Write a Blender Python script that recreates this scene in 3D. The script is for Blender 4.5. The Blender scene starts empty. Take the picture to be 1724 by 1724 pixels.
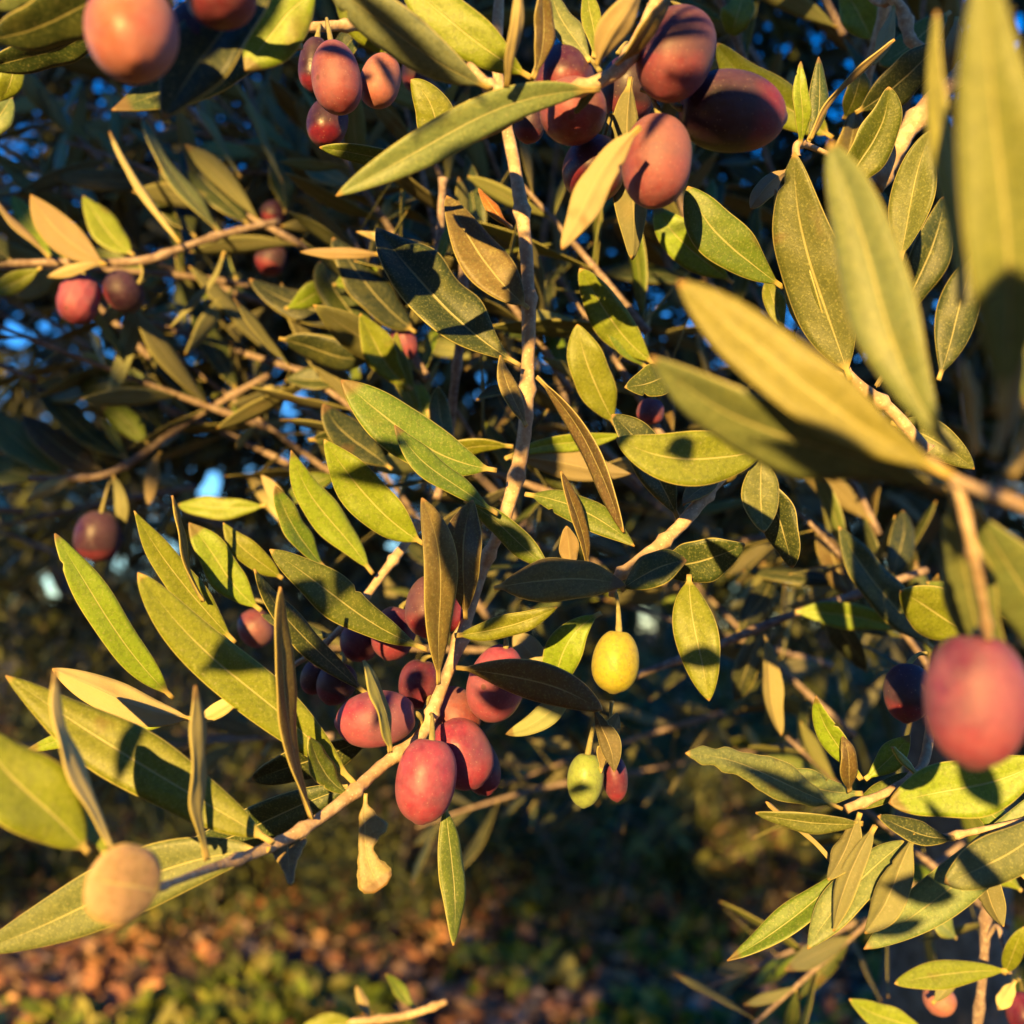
import bpy, bmesh, math, random
from mathutils import Vector, Matrix, Quaternion
from math import sin, cos, tan, pi, radians

random.seed(11)
sc = bpy.context.scene
col = sc.collection
IMG, HALF = 1724.0, 862.0
FOV = radians(50)
F = HALF / tan(FOV / 2)
PITCH = radians(6)
CAM = Vector((0, 0, 0.95))
RIGHT = Vector((1, 0, 0)); UP = Vector((0, -sin(PITCH), cos(PITCH))); FWD = Vector((0, cos(PITCH), sin(PITCH)))
FOCUS = 0.262
SUND = (RIGHT * ((1330 - 862) / F) + UP * (-(1390 - 862) / F) + FWD).normalized()   # the way sunlight travels

def at(px, py, d):
    return CAM + RIGHT * ((px - HALF) / F * d) + UP * ((HALF - py) / F * d) + FWD * d

# ------------------------------------------------------------------ materials
def new_mat(name):
    m = bpy.data.materials.new(name); m.use_nodes = True
    nt = m.node_tree; nt.nodes.clear()
    return m, nt

class NT:
    def __init__(s, nt): s.nt = nt
    def n(s, t, **kw):
        nd = s.nt.nodes.new(t)
        for k, v in kw.items():
            if k.startswith('i_'):
                key = k[2:]
                nd.inputs[int(key) if key.isdigit() else key.replace('_', ' ')].default_value = v
            else: setattr(nd, k, v)
        return nd
    def l(s, a, b): s.nt.links.new(a, b)
    def math(s, op, a, b=None, c=None):
        nd = s.n('ShaderNodeMath', operation=op)
        for i, v in enumerate((a, b, c)):
            if v is None: continue
            if isinstance(v, (int, float)): nd.inputs[i].default_value = v
            else: s.l(v, nd.inputs[i])
        return nd.outputs[0]
    def mix(s, fac, a, b, bt='MIX'):
        nd = s.n('ShaderNodeMix', data_type='RGBA', blend_type=bt)
        for i, v in ((0, fac), (6, a), (7, b)):
            if isinstance(v, (int, float)): nd.inputs[i].default_value = v
            elif isinstance(v, tuple): nd.inputs[i].default_value = (*v, 1) if len(v) == 3 else v
            else: s.l(v, nd.inputs[i])
        return nd.outputs[2]
    def ramp(s, x, a, b):
        nd = s.n('ShaderNodeMapRange', interpolation_type='SMOOTHSTEP')
        nd.inputs[1].default_value = a; nd.inputs[2].default_value = b
        s.l(x, nd.inputs[0]); return nd.outputs[0]
    def noise(s, scale, detail=3, coord=None, rough=.5):
        nd = s.n('ShaderNodeTexNoise'); nd.inputs['Scale'].default_value = scale
        nd.inputs['Detail'].default_value = detail; nd.inputs['Roughness'].default_value = rough
        if coord is not None: s.l(coord, nd.inputs['Vector'])
        return nd.outputs[0]

def leaf_material(name, under):
    m, nt = new_mat(name); g = NT(nt)
    pos = g.n('ShaderNodeNewGeometry').outputs['Position']
    oi = g.n('ShaderNodeObjectInfo')
    uv = g.n('ShaderNodeUVMap', uv_map='UVMap'); sep = g.n('ShaderNodeSeparateXYZ'); g.l(uv.outputs[0], sep.inputs[0])
    u = g.math('ABSOLUTE', g.math('MULTIPLY_ADD', sep.outputs[0], 2.0, -1.0)); v = sep.outputs[1]
    c0 = oi.outputs['Color']
    if under:
        c0 = g.mix(.6, (.36, .32, .17), c0)
    big = g.noise(140, 4, pos)
    hsv = g.n('ShaderNodeHueSaturation'); g.l(c0, hsv.inputs['Color'])
    g.l(g.math('MULTIPLY_ADD', oi.outputs['Random'], .6, .72), hsv.inputs['Value'])
    g.l(g.math('MULTIPLY_ADD', oi.outputs['Random'], .04, .485), hsv.inputs['Hue'])
    c = g.mix(g.ramp(big, .5, .9), hsv.outputs[0], g.mix(.4, hsv.outputs[0], (.26, .25, .05) if not under else (.30, .22, .10)))
    # peltate scales: tiny pale dots
    sp = g.noise(1900, 3, pos, .65)
    c = g.mix(g.math('MULTIPLY', g.ramp(sp, .52, .66), .5 if not under else .25), c, g.mix(.45, c, (.50, .50, .16) if not under else (.5, .43, .28)))
    sp2 = g.noise(900, 2, pos, .6)
    c = g.mix(g.math('MULTIPLY', g.ramp(sp2, .50, .40), 0.0 if under else .22), c, (.02, .035, .008))
    # pale dust flecks and the odd brown stain
    vor = g.n('ShaderNodeTexVoronoi'); vor.inputs['Scale'].default_value = 430; g.l(pos, vor.inputs['Vector'])
    c = g.mix(g.math('MULTIPLY', g.ramp(vor.outputs['Distance'], .16, .08), .16), c, (.5, .44, .25))
    st = g.noise(60, 3, pos)
    c = g.mix(g.math('MULTIPLY', g.ramp(st, .66, .74), .5), c, (.14, .07, .02))
    # veins
    sv = g.math('SINE', g.math('MULTIPLY', g.math('SUBTRACT', v, g.math('MULTIPLY', u, .09)), 88.0))
    vein = g.math('MULTIPLY', g.ramp(sv, .80, 1.0), .05)
    c = g.mix(vein, c, (.42, .40, .14))
    rib = g.math('MULTIPLY', g.ramp(u, .055, .018), g.ramp(v, 1.0, .62))
    c = g.mix(g.math('MULTIPLY', rib, .5), c, (.56, .50, .20) if not under else (.52, .44, .22))
    # pale cartilage rim, yellow stalk, brown point
    c = g.mix(g.math('MULTIPLY', g.ramp(u, .945, .99), .6), c, (.60, .52, .17))
    c = g.mix(g.ramp(v, .10, .04), c, (.48, .36, .12))
    c = g.mix(g.math('MULTIPLY', g.ramp(v, .965, .995), .8), c, (.45, .26, .08))
    tipb = g.math('MULTIPLY', g.ramp(g.math('MULTIPLY_ADD', st, .3, v), 1.04, 1.09), g.ramp(oi.outputs['Random'], .76, .80))
    c = g.mix(g.math('MULTIPLY', tipb, .75), c, (.17, .10, .045))
    p = g.n('ShaderNodeBsdfPrincipled'); g.l(c, p.inputs['Base Color'])
    p.inputs['Roughness'].default_value = .5 if not under else .7
    p.inputs['Specular IOR Level'].default_value = .45 if not under else .2
    h = g.math('ADD', g.math('MULTIPLY', sp, .5), g.math('ADD', g.math('MULTIPLY', rib, -1.4 if not under else 1.6), g.math('MULTIPLY', sv, -.02)))
    b = g.n('ShaderNodeBump'); b.inputs['Strength'].default_value = .35; b.inputs['Distance'].default_value = .0004
    g.l(h, b.inputs['Height']); g.l(b.outputs[0], p.inputs['Normal'])
    t = g.n('ShaderNodeBsdfTranslucent'); g.l(g.mix(.5, c, (.35, .40, .03)), t.inputs[0])
    ms = g.n('ShaderNodeMixShader'); ms.inputs[0].default_value = .14
    g.l(p.outputs[0], ms.inputs[1]); g.l(t.outputs[0], ms.inputs[2])
    o = g.n('ShaderNodeOutputMaterial'); g.l(ms.outputs[0], o.inputs[0])
    return m

def olive_material():
    m, nt = new_mat('olive_skin'); g = NT(nt)
    tc = g.n('ShaderNodeTexCoord').outputs['Object']; oi = g.n('ShaderNodeObjectInfo')
    uv = g.n('ShaderNodeUVMap', uv_map='UVMap'); sep = g.n('ShaderNodeSeparateXYZ'); g.l(uv.outputs[0], sep.inputs[0])
    v = sep.outputs[1]
    off = g.n('ShaderNodeVectorMath', operation='ADD'); g.l(tc, off.inputs[0])
    cmb = g.n('ShaderNodeCombineXYZ'); g.l(g.math('MULTIPLY', oi.outputs['Random'], 9.0), cmb.inputs[0]); g.l(cmb.outputs[0], off.inputs[1])
    q = off.outputs[0]
    c0 = oi.outputs['Color']
    n1 = g.noise(85, 5, q, .62); n2 = g.noise(420, 4, q, .6); n3 = g.noise(60, 2, q)
    dark = g.mix(.75, c0, (.04, .008, .035), 'MIX')
    c = g.mix(g.math('MULTIPLY', g.ramp(n1, .40, .64), oi.outputs['Alpha']), c0, dark)
    tip = g.math('MULTIPLY', g.ramp(g.math('ADD', v, g.math('MULTIPLY', g.math('SUBTRACT', n3, .5), .5)), .60, .72), g.math('POWER', oi.outputs['Alpha'], .5))
    c = g.mix(g.math('MULTIPLY', tip, .8), c, g.mix(.35, (.26, .010, .028), c0))
    n4 = g.noise(900, 3, q, .6)
    c = g.mix(g.math('MULTIPLY', g.ramp(n4, .45, .65), .28), c, dark)
    # waxy bloom, patchy, rubbed off in places
    blo = g.math('MULTIPLY', g.ramp(g.math('ADD', g.math('MULTIPLY', n3, .7), g.math('MULTIPLY', n2, .4)), .38, .66), .5)
    blo2 = g.math('MULTIPLY', blo, g.math('ADD', g.math('MULTIPLY_ADD', oi.outputs['Alpha'], .1, .22), g.math('MULTIPLY', g.math('MULTIPLY', oi.outputs['Alpha'], 2.3), g.math('SUBTRACT', 1.0, oi.outputs['Alpha']))))
    c = g.mix(blo2, c, g.mix(.55, c, (.36, .27, .32)))
    vor = g.n('ShaderNodeTexVoronoi'); vor.inputs['Scale'].default_value = 900; g.l(q, vor.inputs['Vector'])
    c = g.mix(g.math('MULTIPLY', g.ramp(vor.outputs['Distance'], .20, .09), .16), c, (.60, .42, .34))
    sc_ = g.n('ShaderNodeTexVoronoi'); sc_.inputs['Scale'].default_value = 95; g.l(q, sc_.inputs['Vector'])
    c = g.mix(g.math('MULTIPLY', g.ramp(sc_.outputs['Distance'], .085, .05), .7), c, (.10, .05, .03))
    p = g.n('ShaderNodeBsdfPrincipled'); g.l(c, p.inputs['Base Color'])
    rr = g.math('MULTIPLY_ADD', blo, .5, .37); g.l(rr, p.inputs['Roughness'])
    p.inputs['Specular IOR Level'].default_value = .36
    p.inputs['Sheen Weight'].default_value = .05; p.inputs['Sheen Roughness'].default_value = .5
    p.inputs['Sheen Tint'].default_value = (.75, .7, .9, 1)
    p.inputs['Subsurface Weight'].default_value = .12; p.inputs['Subsurface Radius'].default_value = (1, .35, .2); p.inputs['Subsurface Scale'].default_value = .002
    b = g.n('ShaderNodeBump'); b.inputs['Strength'].default_value = .22; b.inputs['Distance'].default_value = .0004
    g.l(g.math('ADD', n2, g.math('MULTIPLY', vor.outputs['Distance'], .3)), b.inputs['Height']); g.l(b.outputs[0], p.inputs['Normal'])
    o = g.n('ShaderNodeOutputMaterial'); g.l(p.outputs[0], o.inputs[0])
    return m

def bark_material(name, a, b_, scale=500):
    m, nt = new_mat(name); g = NT(nt)
    pos = g.n('ShaderNodeNewGeometry').outputs['Position']
    n1 = g.noise(scale, 4, pos, .6); n2 = g.noise(scale * .18, 3, pos)
    c = g.mix(g.ramp(n1, .35, .7), a, b_)
    c = g.mix(g.math('MULTIPLY', g.ramp(n2, .5, .7), .5), c, tuple(x * .5 for x in a))
    vor = g.n('ShaderNodeTexVoronoi'); vor.inputs['Scale'].default_value = scale * 1.4; g.l(pos, vor.inputs['Vector'])
    c = g.mix(g.math('MULTIPLY', g.ramp(vor.outputs['Distance'], .22, .12), .5), c, tuple(min(1, x * 1.5) for x in b_))
    p = g.n('ShaderNodeBsdfPrincipled'); g.l(c, p.inputs['Base Color']); p.inputs['Roughness'].default_value = .75
    p.inputs['Specular IOR Level'].default_value = .25
    b = g.n('ShaderNodeBump'); b.inputs['Strength'].default_value = .6; b.inputs['Distance'].default_value = .25 / scale
    g.l(n1, b.inputs['Height']); g.l(b.outputs[0], p.inputs['Normal'])
    o = g.n('ShaderNodeOutputMaterial'); g.l(p.outputs[0], o.inputs[0])
    return m

def attr_material(name, rough=.8, transl=0.0):
    """colour read from the mesh's own per-leaf colour (kind of leaf, not light)"""
    m, nt = new_mat(name); g = NT(nt)
    a = g.n('ShaderNodeAttribute', attribute_name='tone')
    pos = g.n('ShaderNodeNewGeometry').outputs['Position']
    n1 = g.noise(90, 3, pos)
    c = g.mix(g.math('MULTIPLY', g.ramp(n1, .4, .7), .4), a.outputs['Color'], g.mix(.5, a.outputs['Color'], (.10, .06, .03)))
    p = g.n('ShaderNodeBsdfPrincipled'); g.l(c, p.inputs['Base Color']); p.inputs['Roughness'].default_value = rough
    p.inputs['Specular IOR Level'].default_value = .3
    out = p.outputs[0]
    if transl:
        t = g.n('ShaderNodeBsdfTranslucent'); g.l(c, t.inputs[0])
        ms = g.n('ShaderNodeMixShader'); ms.inputs[0].default_value = transl
        g.l(p.outputs[0], ms.inputs[1]); g.l(t.outputs[0], ms.inputs[2]); out = ms.outputs[0]
    o = g.n('ShaderNodeOutputMaterial'); g.l(out, o.inputs[0])
    return m

def ground_material():
    m, nt = new_mat('soil'); g = NT(nt)
    pos = g.n('ShaderNodeNewGeometry').outputs['Position']
    n1 = g.noise(1.7, 5, pos); n2 = g.noise(26, 5, pos, .65)
    c = g.mix(g.ramp(n2, .35, .7), (.075, .045, .028), (.20, .125, .075))
    c = g.mix(g.math('MULTIPLY', g.ramp(n1, .45, .65), .6), c, (.06, .075, .02))
    p = g.n('ShaderNodeBsdfPrincipled'); g.l(c, p.inputs['Base Color']); p.inputs['Roughness'].default_value = .95
    b = g.n('ShaderNodeBump'); b.inputs['Strength'].default_value = .8; b.inputs['Distance'].default_value = .03
    g.l(n2, b.inputs['Height']); g.l(b.outputs[0], p.inputs['Normal'])
    o = g.n('ShaderNodeOutputMaterial'); g.l(p.outputs[0], o.inputs[0])
    return m

M_TOP = leaf_material('olive_leaf_upper', False)
M_UND = leaf_material('olive_leaf_underside', True)
M_OLIVE = olive_material()
M_TWIG = bark_material('young_twig_bark', (.42, .28, .165), (.58, .44, .28))
M_WOOD = bark_material('grey_twig_bark', (.20, .14, .11), (.36, .28, .22))
M_BARK = bark_material('trunk_bark', (.09, .07, .055), (.20, .17, .14), 60)
M_STALK = bark_material('fruit_stalk', (.24, .22, .08), (.34, .29, .12))
M_CROWN = attr_material('crown_leaves', .6, .12)
M_LITTER = attr_material('dry_leaf_litter', .8, .1)
M_WEED = attr_material('weed_leaves', .6, .2)
M_SOIL = ground_material()

# leaf tones: own leaf colours, darker or greyer where some stand in for shade
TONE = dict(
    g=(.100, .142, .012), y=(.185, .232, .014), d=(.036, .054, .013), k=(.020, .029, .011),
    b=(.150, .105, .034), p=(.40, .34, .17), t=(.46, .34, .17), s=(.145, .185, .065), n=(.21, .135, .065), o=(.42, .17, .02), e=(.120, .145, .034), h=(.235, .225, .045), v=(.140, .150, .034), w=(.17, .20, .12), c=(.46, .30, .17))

# ------------------------------------------------------------------ object helpers
def link(name, me, parent=None, loc=None):
    o = bpy.data.objects.new(name, me); col.objects.link(o)
    if loc is not None: o.location = loc
    if parent is not None: o.parent = parent
    return o

def thing(name, loc, label, cat, group=None):
    o = link(name, None, None, loc)
    o.empty_display_size = .02
    tag(o, label, cat, group); return o

def tag(o, label, cat, group=None):
    o['label'] = label; o['category'] = cat
    if group: o['group'] = group

def struct(o, kind='structure', label=None, cat=None):
    o['kind'] = kind
    if label: o['label'] = label
    if cat: o['category'] = cat

LANCE = None
def half_width(t, m=.5, q=.85):
    if t < .05: return .0
    s = (t - .05) / .95
    p = math.log(.5) / math.log(m)
    return max(0.0, sin(pi * min(1, s ** p))) ** q

PROFS = {
    'spat': [(0, .06), (.1, .10), (.22, .62), (.34, .95), (.45, .62), (.58, .36), (.72, .52), (.84, .95), (.93, .9), (1, .35)],
    'spatR': [(0, .06), (.1, .12), (.2, .5), (.33, 1.25), (.40, 1.2), (.47, .7), (.58, .34), (.70, .5), (.80, .85), (.88, .98), (.95, .8), (1, .35)],
    'spatL': [(0, .06), (.1, .10), (.25, .30), (.4, .34), (.58, .34), (.70, .55), (.80, .85), (.88, .98), (.95, .8), (1, .35)],
    'disc': [(k / 24, max(.03, (1 - abs(2 * k / 24 - 1) ** 2.3) ** (1 / 2.0))) for k in range(25)],
    'wedge': [(0, .5), (.1, .95), (.2, 1), (.4, .7), (.6, .42), (.8, .26), (.95, .18), (1, .02)],
    'chew': [(0, .04), (.07, .07), (.2, .55), (.4, 1), (.5, .95), (.6, .75), (.68, .62), (.76, .7), (.83, .42), (.9, .5), (.96, .25), (1, .02)],
}
def prof_at(pr, t):
    for (a, x), (b, y) in zip(pr, pr[1:]):
        if t <= b:
            k = (t - a) / (b - a); k = k * k * (3 - 2 * k); return x + (y - x) * k
    return pr[-1][1]

def leaf_shape(C, Wd, Nd, hw, rnd, fold=.12, curl=-.12, wave=.05, prof=None, m=.5, cols=8, thick=.00032, petiole=.0007, q=.85, irr=.06):
    """solid leaf: upper sheet, lower sheet and rim; C, Wd, Nd per station, hw = greatest half width"""
    n = len(C) - 1
    verts, faces, mats, uvs = [], [], [], []
    us = [-1 + 2 * j / cols for j in range(cols + 1)]
    ph1, ph2, ph3 = rnd.random() * 6.3, rnd.random() * 6.3, rnd.random() * 6.3
    k1, k2 = rnd.uniform(7, 15), rnd.uniform(16, 30)
    lay = [[], []]
    nicks = [(rnd.uniform(.2, .9), rnd.choice((-1, 1)), rnd.uniform(.12, .4), rnd.uniform(.012, .03)) for _ in range(rnd.choice((0, 0, 0, 0, 0, 1)))] if cols > 4 and prof != 'disc' else []
    for i in range(n + 1):
        t = i / n
        f = prof_at(PROFS[prof], t) if prof else half_width(t, m, q)
        fl = prof_at(PROFS['spatL'], t) if prof == 'spatR' else f
        for L in (0, 1):
            row = []
            for u in us:
                ir = 1 + irr * sin(t * k1 + (ph1 if u > 0 else ph2)) * (1 if abs(u) > .4 else 0)
                w = max(petiole * min(1, (1.0 - t) * 14 + .25), hw * (f if u < 0 else fl) * ir)
                for nt_, ns, nd, nw in nicks:
                    if ns * u > 0 and .1 < t: w *= 1 - nd * abs(u) * max(0, 1 - ((t - nt_) / nw) ** 2)
                z = w * (fold * abs(u) + curl * u * u) + wave * hw * f * abs(u) ** 1.5 * sin(t * k1 * 1.1 + (ph1 if u > 0 else ph3)) \
                    + (.015 * hw * f * sin(t * k2 + u * 4 + ph2) if prof != 'disc' else 0)
                th = thick * (1 - .55 * u * u)
                if L == 1 and abs(u) < .3: th += .0005 * (1 - abs(u) / .3) * (1 - .7 * t)
                z += th if L == 0 else -th
                row.append(len(verts)); verts.append(C[i] + Wd[i] * (u * w) + Nd[i] * z); uvs.append(((u + 1) / 2, t))
            lay[L].append(row)
    for L in (0, 1):
        for i in range(n):
            for j in range(cols):
                a, b, c, d = lay[L][i][j], lay[L][i][j + 1], lay[L][i + 1][j + 1], lay[L][i + 1][j]
                faces.append((a, b, c, d) if L == 0 else (d, c, b, a)); mats.append(L)
    for i in range(n):
        for j, s in ((0, 1), (cols, -1)):
            a, b, c, d = lay[0][i][j], lay[0][i + 1][j], lay[1][i + 1][j], lay[1][i][j]
            faces.append((a, b, c, d) if s > 0 else (d, c, b, a)); mats.append(0)
    for i, s in ((0, 1), (n, -1)):
        for j in range(cols):
            a, b, c, d = lay[0][i][j], lay[1][i][j], lay[1][i][j + 1], lay[0][i][j + 1]
            faces.append((a, b, c, d) if s > 0 else (d, c, b, a)); mats.append(0)
    me = bpy.data.meshes.new('leaf')
    me.from_pydata([tuple(v) for v in verts], [], faces)
    uvl = me.uv_layers.new(name='UVMap')
    for lp in me.loops: uvl.data[lp.index].uv = uvs[lp.vertex_index]
    me.materials.append(M_TOP); me.materials.append(M_UND)
    me.polygons.foreach_set('material_index', mats)
    me.polygons.foreach_set('use_smooth', [True] * len(faces))
    me.update()
    return me

def photo_leaf(root, spec, rnd):
    """one leaf from 'bx by tx ty width bend depth_base depth_tip roll tone [side] [profile]' """
    f = spec.split()
    bx, by, tx, ty, w, bend, d0, d1 = map(float, f[:8])
    roll = rnd.uniform(-28, 28) if f[8] == '*' else float(f[8])
    tone = f[9]; side = f[10] if len(f) > 10 else 't'; prof = f[11] if len(f) > 11 else None
    Lp = math.hypot(tx - bx, ty - by)
    pxn, pyn = -(ty - by) / Lp, (tx - bx) / Lp
    n = 40
    cx, cy = (bx + tx) / 2 + pxn * bend * 2, (by + ty) / 2 + pyn * bend * 2
    wob = rnd.uniform(-.02, .02) * Lp
    dm = (d0 + d1) / 2 - rnd.uniform(-.012, .02) * (d0 + d1) / 2 * 1.2
    C = []
    for i in range(n + 1):
        t = i / n
        a, b, c = (1 - t) ** 2, 2 * t * (1 - t), t * t
        s = wob * sin(t * 2 * pi)
        C.append(at(a * bx + b * cx + c * tx + pxn * s, a * by + b * cy + c * ty + pyn * s, a * d0 + b * dm + c * d1))
    rr = radians(roll)
    hw = min(.0105, w * .87 * (d0 + d1) / 2 / F / 2 / max(.2, cos(rr)))
    if prof == 'disc': hw = w * (d0 + d1) / 2 / F / 2
    twist = rnd.uniform(-.22, .22)
    Wd, Nd = [], []
    for i in range(n + 1):
        T = (C[min(i + 1, n)] - C[max(i - 1, 0)]).normalized()
        V = (CAM - C[i]).normalized()
        W = T.cross(V).normalized(); N = W.cross(T).normalized()
        if N.dot(V) < 0: N = -N; W = -W
        q = Quaternion(T, rr + twist * (i / n - .5) * 2)
        W = q @ W; N = q @ N
        if side == 'u': W = -W; N = -N
        Wd.append(W); Nd.append(N)
    if rnd.random() < CHANCE[0] and tone != 'k': SUNLIT.extend(c.copy() for c in C[::3])
    o0 = C[0].copy()
    C = [c - o0 for c in C]
    # make sure W x T points along N for outward faces
    T0 = (C[2] - C[0]).normalized()
    if Wd[1].cross(T0).dot(Nd[1]) < 0: Wd = [-x for x in Wd]
    edge = abs(roll) > 55
    me = leaf_shape(C, Wd, Nd, hw, rnd, fold=rnd.uniform(.16, .48) if not prof else (.04 if prof == 'disc' else .22), curl=rnd.uniform(-.30, -.06) if prof != 'disc' else -.05,
                    wave=(rnd.uniform(.03, .11) if not edge else .12) if prof != 'disc' else 0, prof=prof, m=rnd.uniform(.44, .56),
                    petiole=.00062 * (1.0 if not prof else .7), q=rnd.uniform(.62, .85), irr=rnd.uniform(.03, .09) if prof != 'disc' else .012)
    o = link('leaf', me, root, o0 - root.location)
    o.color = (*TONE[tone], 1)
    LEAVES.append(o)
    return o
LEAVES = []
SUNLIT = []          # spots meant to be sunlit; the unseen shading crown is cut open for them
CHANCE = [1.0]

def smooth_path(pts, per=6):
    """Catmull-Rom through (Vector, radius)"""
    out = []
    P = [pts[0]] + pts + [pts[-1]]
    for i in range(1, len(P) - 2):
        p0, p1, p2, p3 = P[i - 1], P[i], P[i + 1], P[i + 2]
        for k in range(per):
            t = k / per; t2, t3 = t * t, t ** 3
            v = .5 * ((2 * p1[0]) + (p2[0] - p0[0]) * t + (2 * p0[0] - 5 * p1[0] + 4 * p2[0] - p3[0]) * t2 + (3 * p1[0] - p0[0] - 3 * p2[0] + p3[0]) * t3)
            out.append((v, p1[1] + (p2[1] - p1[1]) * t))
    out.append(pts[-1]); return out

def tube(bm, path, sides=10, knots=0.0, rnd=random, cap=True):
    rings = []; n = len(path)
    ref = Vector((.3, .5, .8)).normalized()
    for i, (p, r) in enumerate(path):
        T = (path[min(i + 1, n - 1)][0] - path[max(i - 1, 0)][0]).normalized()
        a = ref - T * ref.dot(T)
        if a.length < 1e-4: a = T.orthogonal()
        a.normalize(); ref = a; b = T.cross(a)
        rr = r * (1 + knots * rnd.uniform(-.6, 1))
        rings.append([bm.verts.new(p + (a * cos(2 * pi * k / sides) + b * sin(2 * pi * k / sides)) * rr * (1 + knots * .5 * rnd.uniform(-1, 1))) for k in range(sides)])
    for A, B in zip(rings, rings[1:]):
        for k in range(sides):
            bm.faces.new((A[k], A[(k + 1) % sides], B[(k + 1) % sides], B[k]))
    if cap:
        bm.faces.new(rings[0][::-1]); bm.faces.new(rings[-1])

def bm_obj(name, bm, mat, parent=None, loc=(0, 0, 0), smooth=True):
    me = bpy.data.meshes.new(name)
    bm.normal_update()
    bm.to_mesh(me); bm.free()
    me.materials.append(mat)
    if smooth: me.polygons.foreach_set('use_smooth', [True] * len(me.polygons))
    return link(name, me, parent, loc)

def stem(root, pix, mat=None, name='stem', knots=.10, seed=0):
    """pix: list of (px, py, depth, radius in mm)"""
    rnd = random.Random(seed * 7 + 3)
    pts = [(at(x, y, d) - root.location, r * .001) for x, y, d, r in pix]
    path = smooth_path(pts, 7)
    # leaf nodes: small swellings along the twig
    path = [(p, r * (1 + (.42 if k % 9 == 0 else .1 if k % 9 == 1 else 0))) for k, (p, r) in enumerate(path)]
    bm = bmesh.new(); tube(bm, path, 10, knots, rnd)
    return bm_obj(name, bm, mat or M_TWIG, root)

def branch(label, stems, leaves, group=None, seed=1, name='olive_branch', mat=None, cat='branch', sunlit=1.0):
    rnd = random.Random(seed); CHANCE[0] = sunlit
    rnd = random.Random(seed)
    s0 = stems[0][0]
    root = thing(name, at(s0[0], s0[1], s0[2]), label, cat, group)
    for k, s in enumerate(stems):
        stem(root, s, mat, 'stem' if k == 0 else 'side_twig', seed=seed + k)
    for line in leaves.strip().splitlines():
        line = line.split('#')[0].strip()
        if line:
            spec, _, lab = line.partition('|')
            o = photo_leaf(root, spec, rnd)
            if lab: o['label'] = lab.strip()
    return root
# ------------------------------------------------------------------ branches with leaves that can be told apart

branch('thin tan branch hanging from top centre, curving to lower left past the rosy olives',
 [[(842,-30,.31,1.5),(838,120,.305,1.6),(868,290,.295,1.75),(884,400,.29,1.75),(890,520,.286,1.8),(888,640,.284,1.75),(880,750,.282,1.8),(850,870,.282,1.75),(812,960,.284,1.5),(775,1075,.276,1.6),(735,1180,.268,1.6),(708,1238,.264,1.5),(640,1292,.255,1.45),(590,1338,.248,1.4),(520,1390,.238,1.3),(440,1432,.226,1.15),(345,1465,.208,.8),(255,1500,.186,.55)]],
 """
 836 792 574 640 100 -24 .270 .262 14 g
 838 866 664 716 50 -14 .268 .258 26 g
 884 832 1068 920 58 -16 .276 .262 -18 g
 904 634 1050 896 36 -20 .276 .262 46 b
 886 718 842 598 34 -6 .274 .276 30 b
 876 616 634 384 112 -18 .279 .285 30 d | big dark leaf
 890 520 752 330 84 -14 .282 .29 20 b
 862 384 806 318 22 -4 .285 .287 30 o | withered orange leaf
 860 770 1062 798 60 -2 .305 .315 8 p u
 850 772 1046 732 34 -6 .30 .31 10 y
 864 752 700 772 36 8 .305 .31 -30 y
 714 916 546 740 88 -14 .281 .272 -8 y
 720 1094 454 925 78 -10 .268 .256 10 g
 738 1152 710 838 66 16 .258 .25 30 b
 785 1042 796 842 76 -10 .262 .262 -26 b
 782 842 924 956 50 -4 .272 .266 10 g
 832 990 1054 986 84 -12 .262 .256 -22 b | dark brown leaf held level
 766 1070 938 1022 44 8 .262 .256 10 y
 768 1124 1014 1196 76 -16 .258 .246 20 b
 600 1322 232 964 98 -10 .250 .236 0 y
 656 1266 612 1112 26 8 .246 .240 58 e u
 526 1378 472 988 34 -20 .236 .226 60 b
 347 1448 328 1154 28 -2 .206 .205 62 b u
 192 1445 92 1128 30 -14 .190 .182 60 t u
 462 1420 10 1138 112 -6 .224 .228 4 y
 150 1436 -40 1222 138 -10 .186 .180 6 y
 178 1440 138 1360 40 4 .187 .195 0 y
 266 1502 146 1476 132 0 .176 .169 -6 c t disc | rounded blurred tan leaf end facing the viewer
 456 1430 -40 1604 116 22 .226 .230 -6 s | long pale green leaf lowest on the branch
 606 1318 268 1442 74 -6 .262 .275 -14 d
 642 1226 424 1312 66 -6 .272 .285 -30 d
 616 1336 642 1496 76 14 .246 .240 6 n t spatR | dry curled brown leaf hanging with chewed lobes
 482 1404 490 1490 74 0 .236 .228 10 n t wedge | wedge shaped stub of a bitten leaf
 748 1350 763 1592 50 -6 .258 .250 -26 g | narrow leaf hanging straight down, half grey half green
 590 1340 520 1240 46 -14 .248 .240 30 g
 """, group='olive branches', seed=21)

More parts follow.
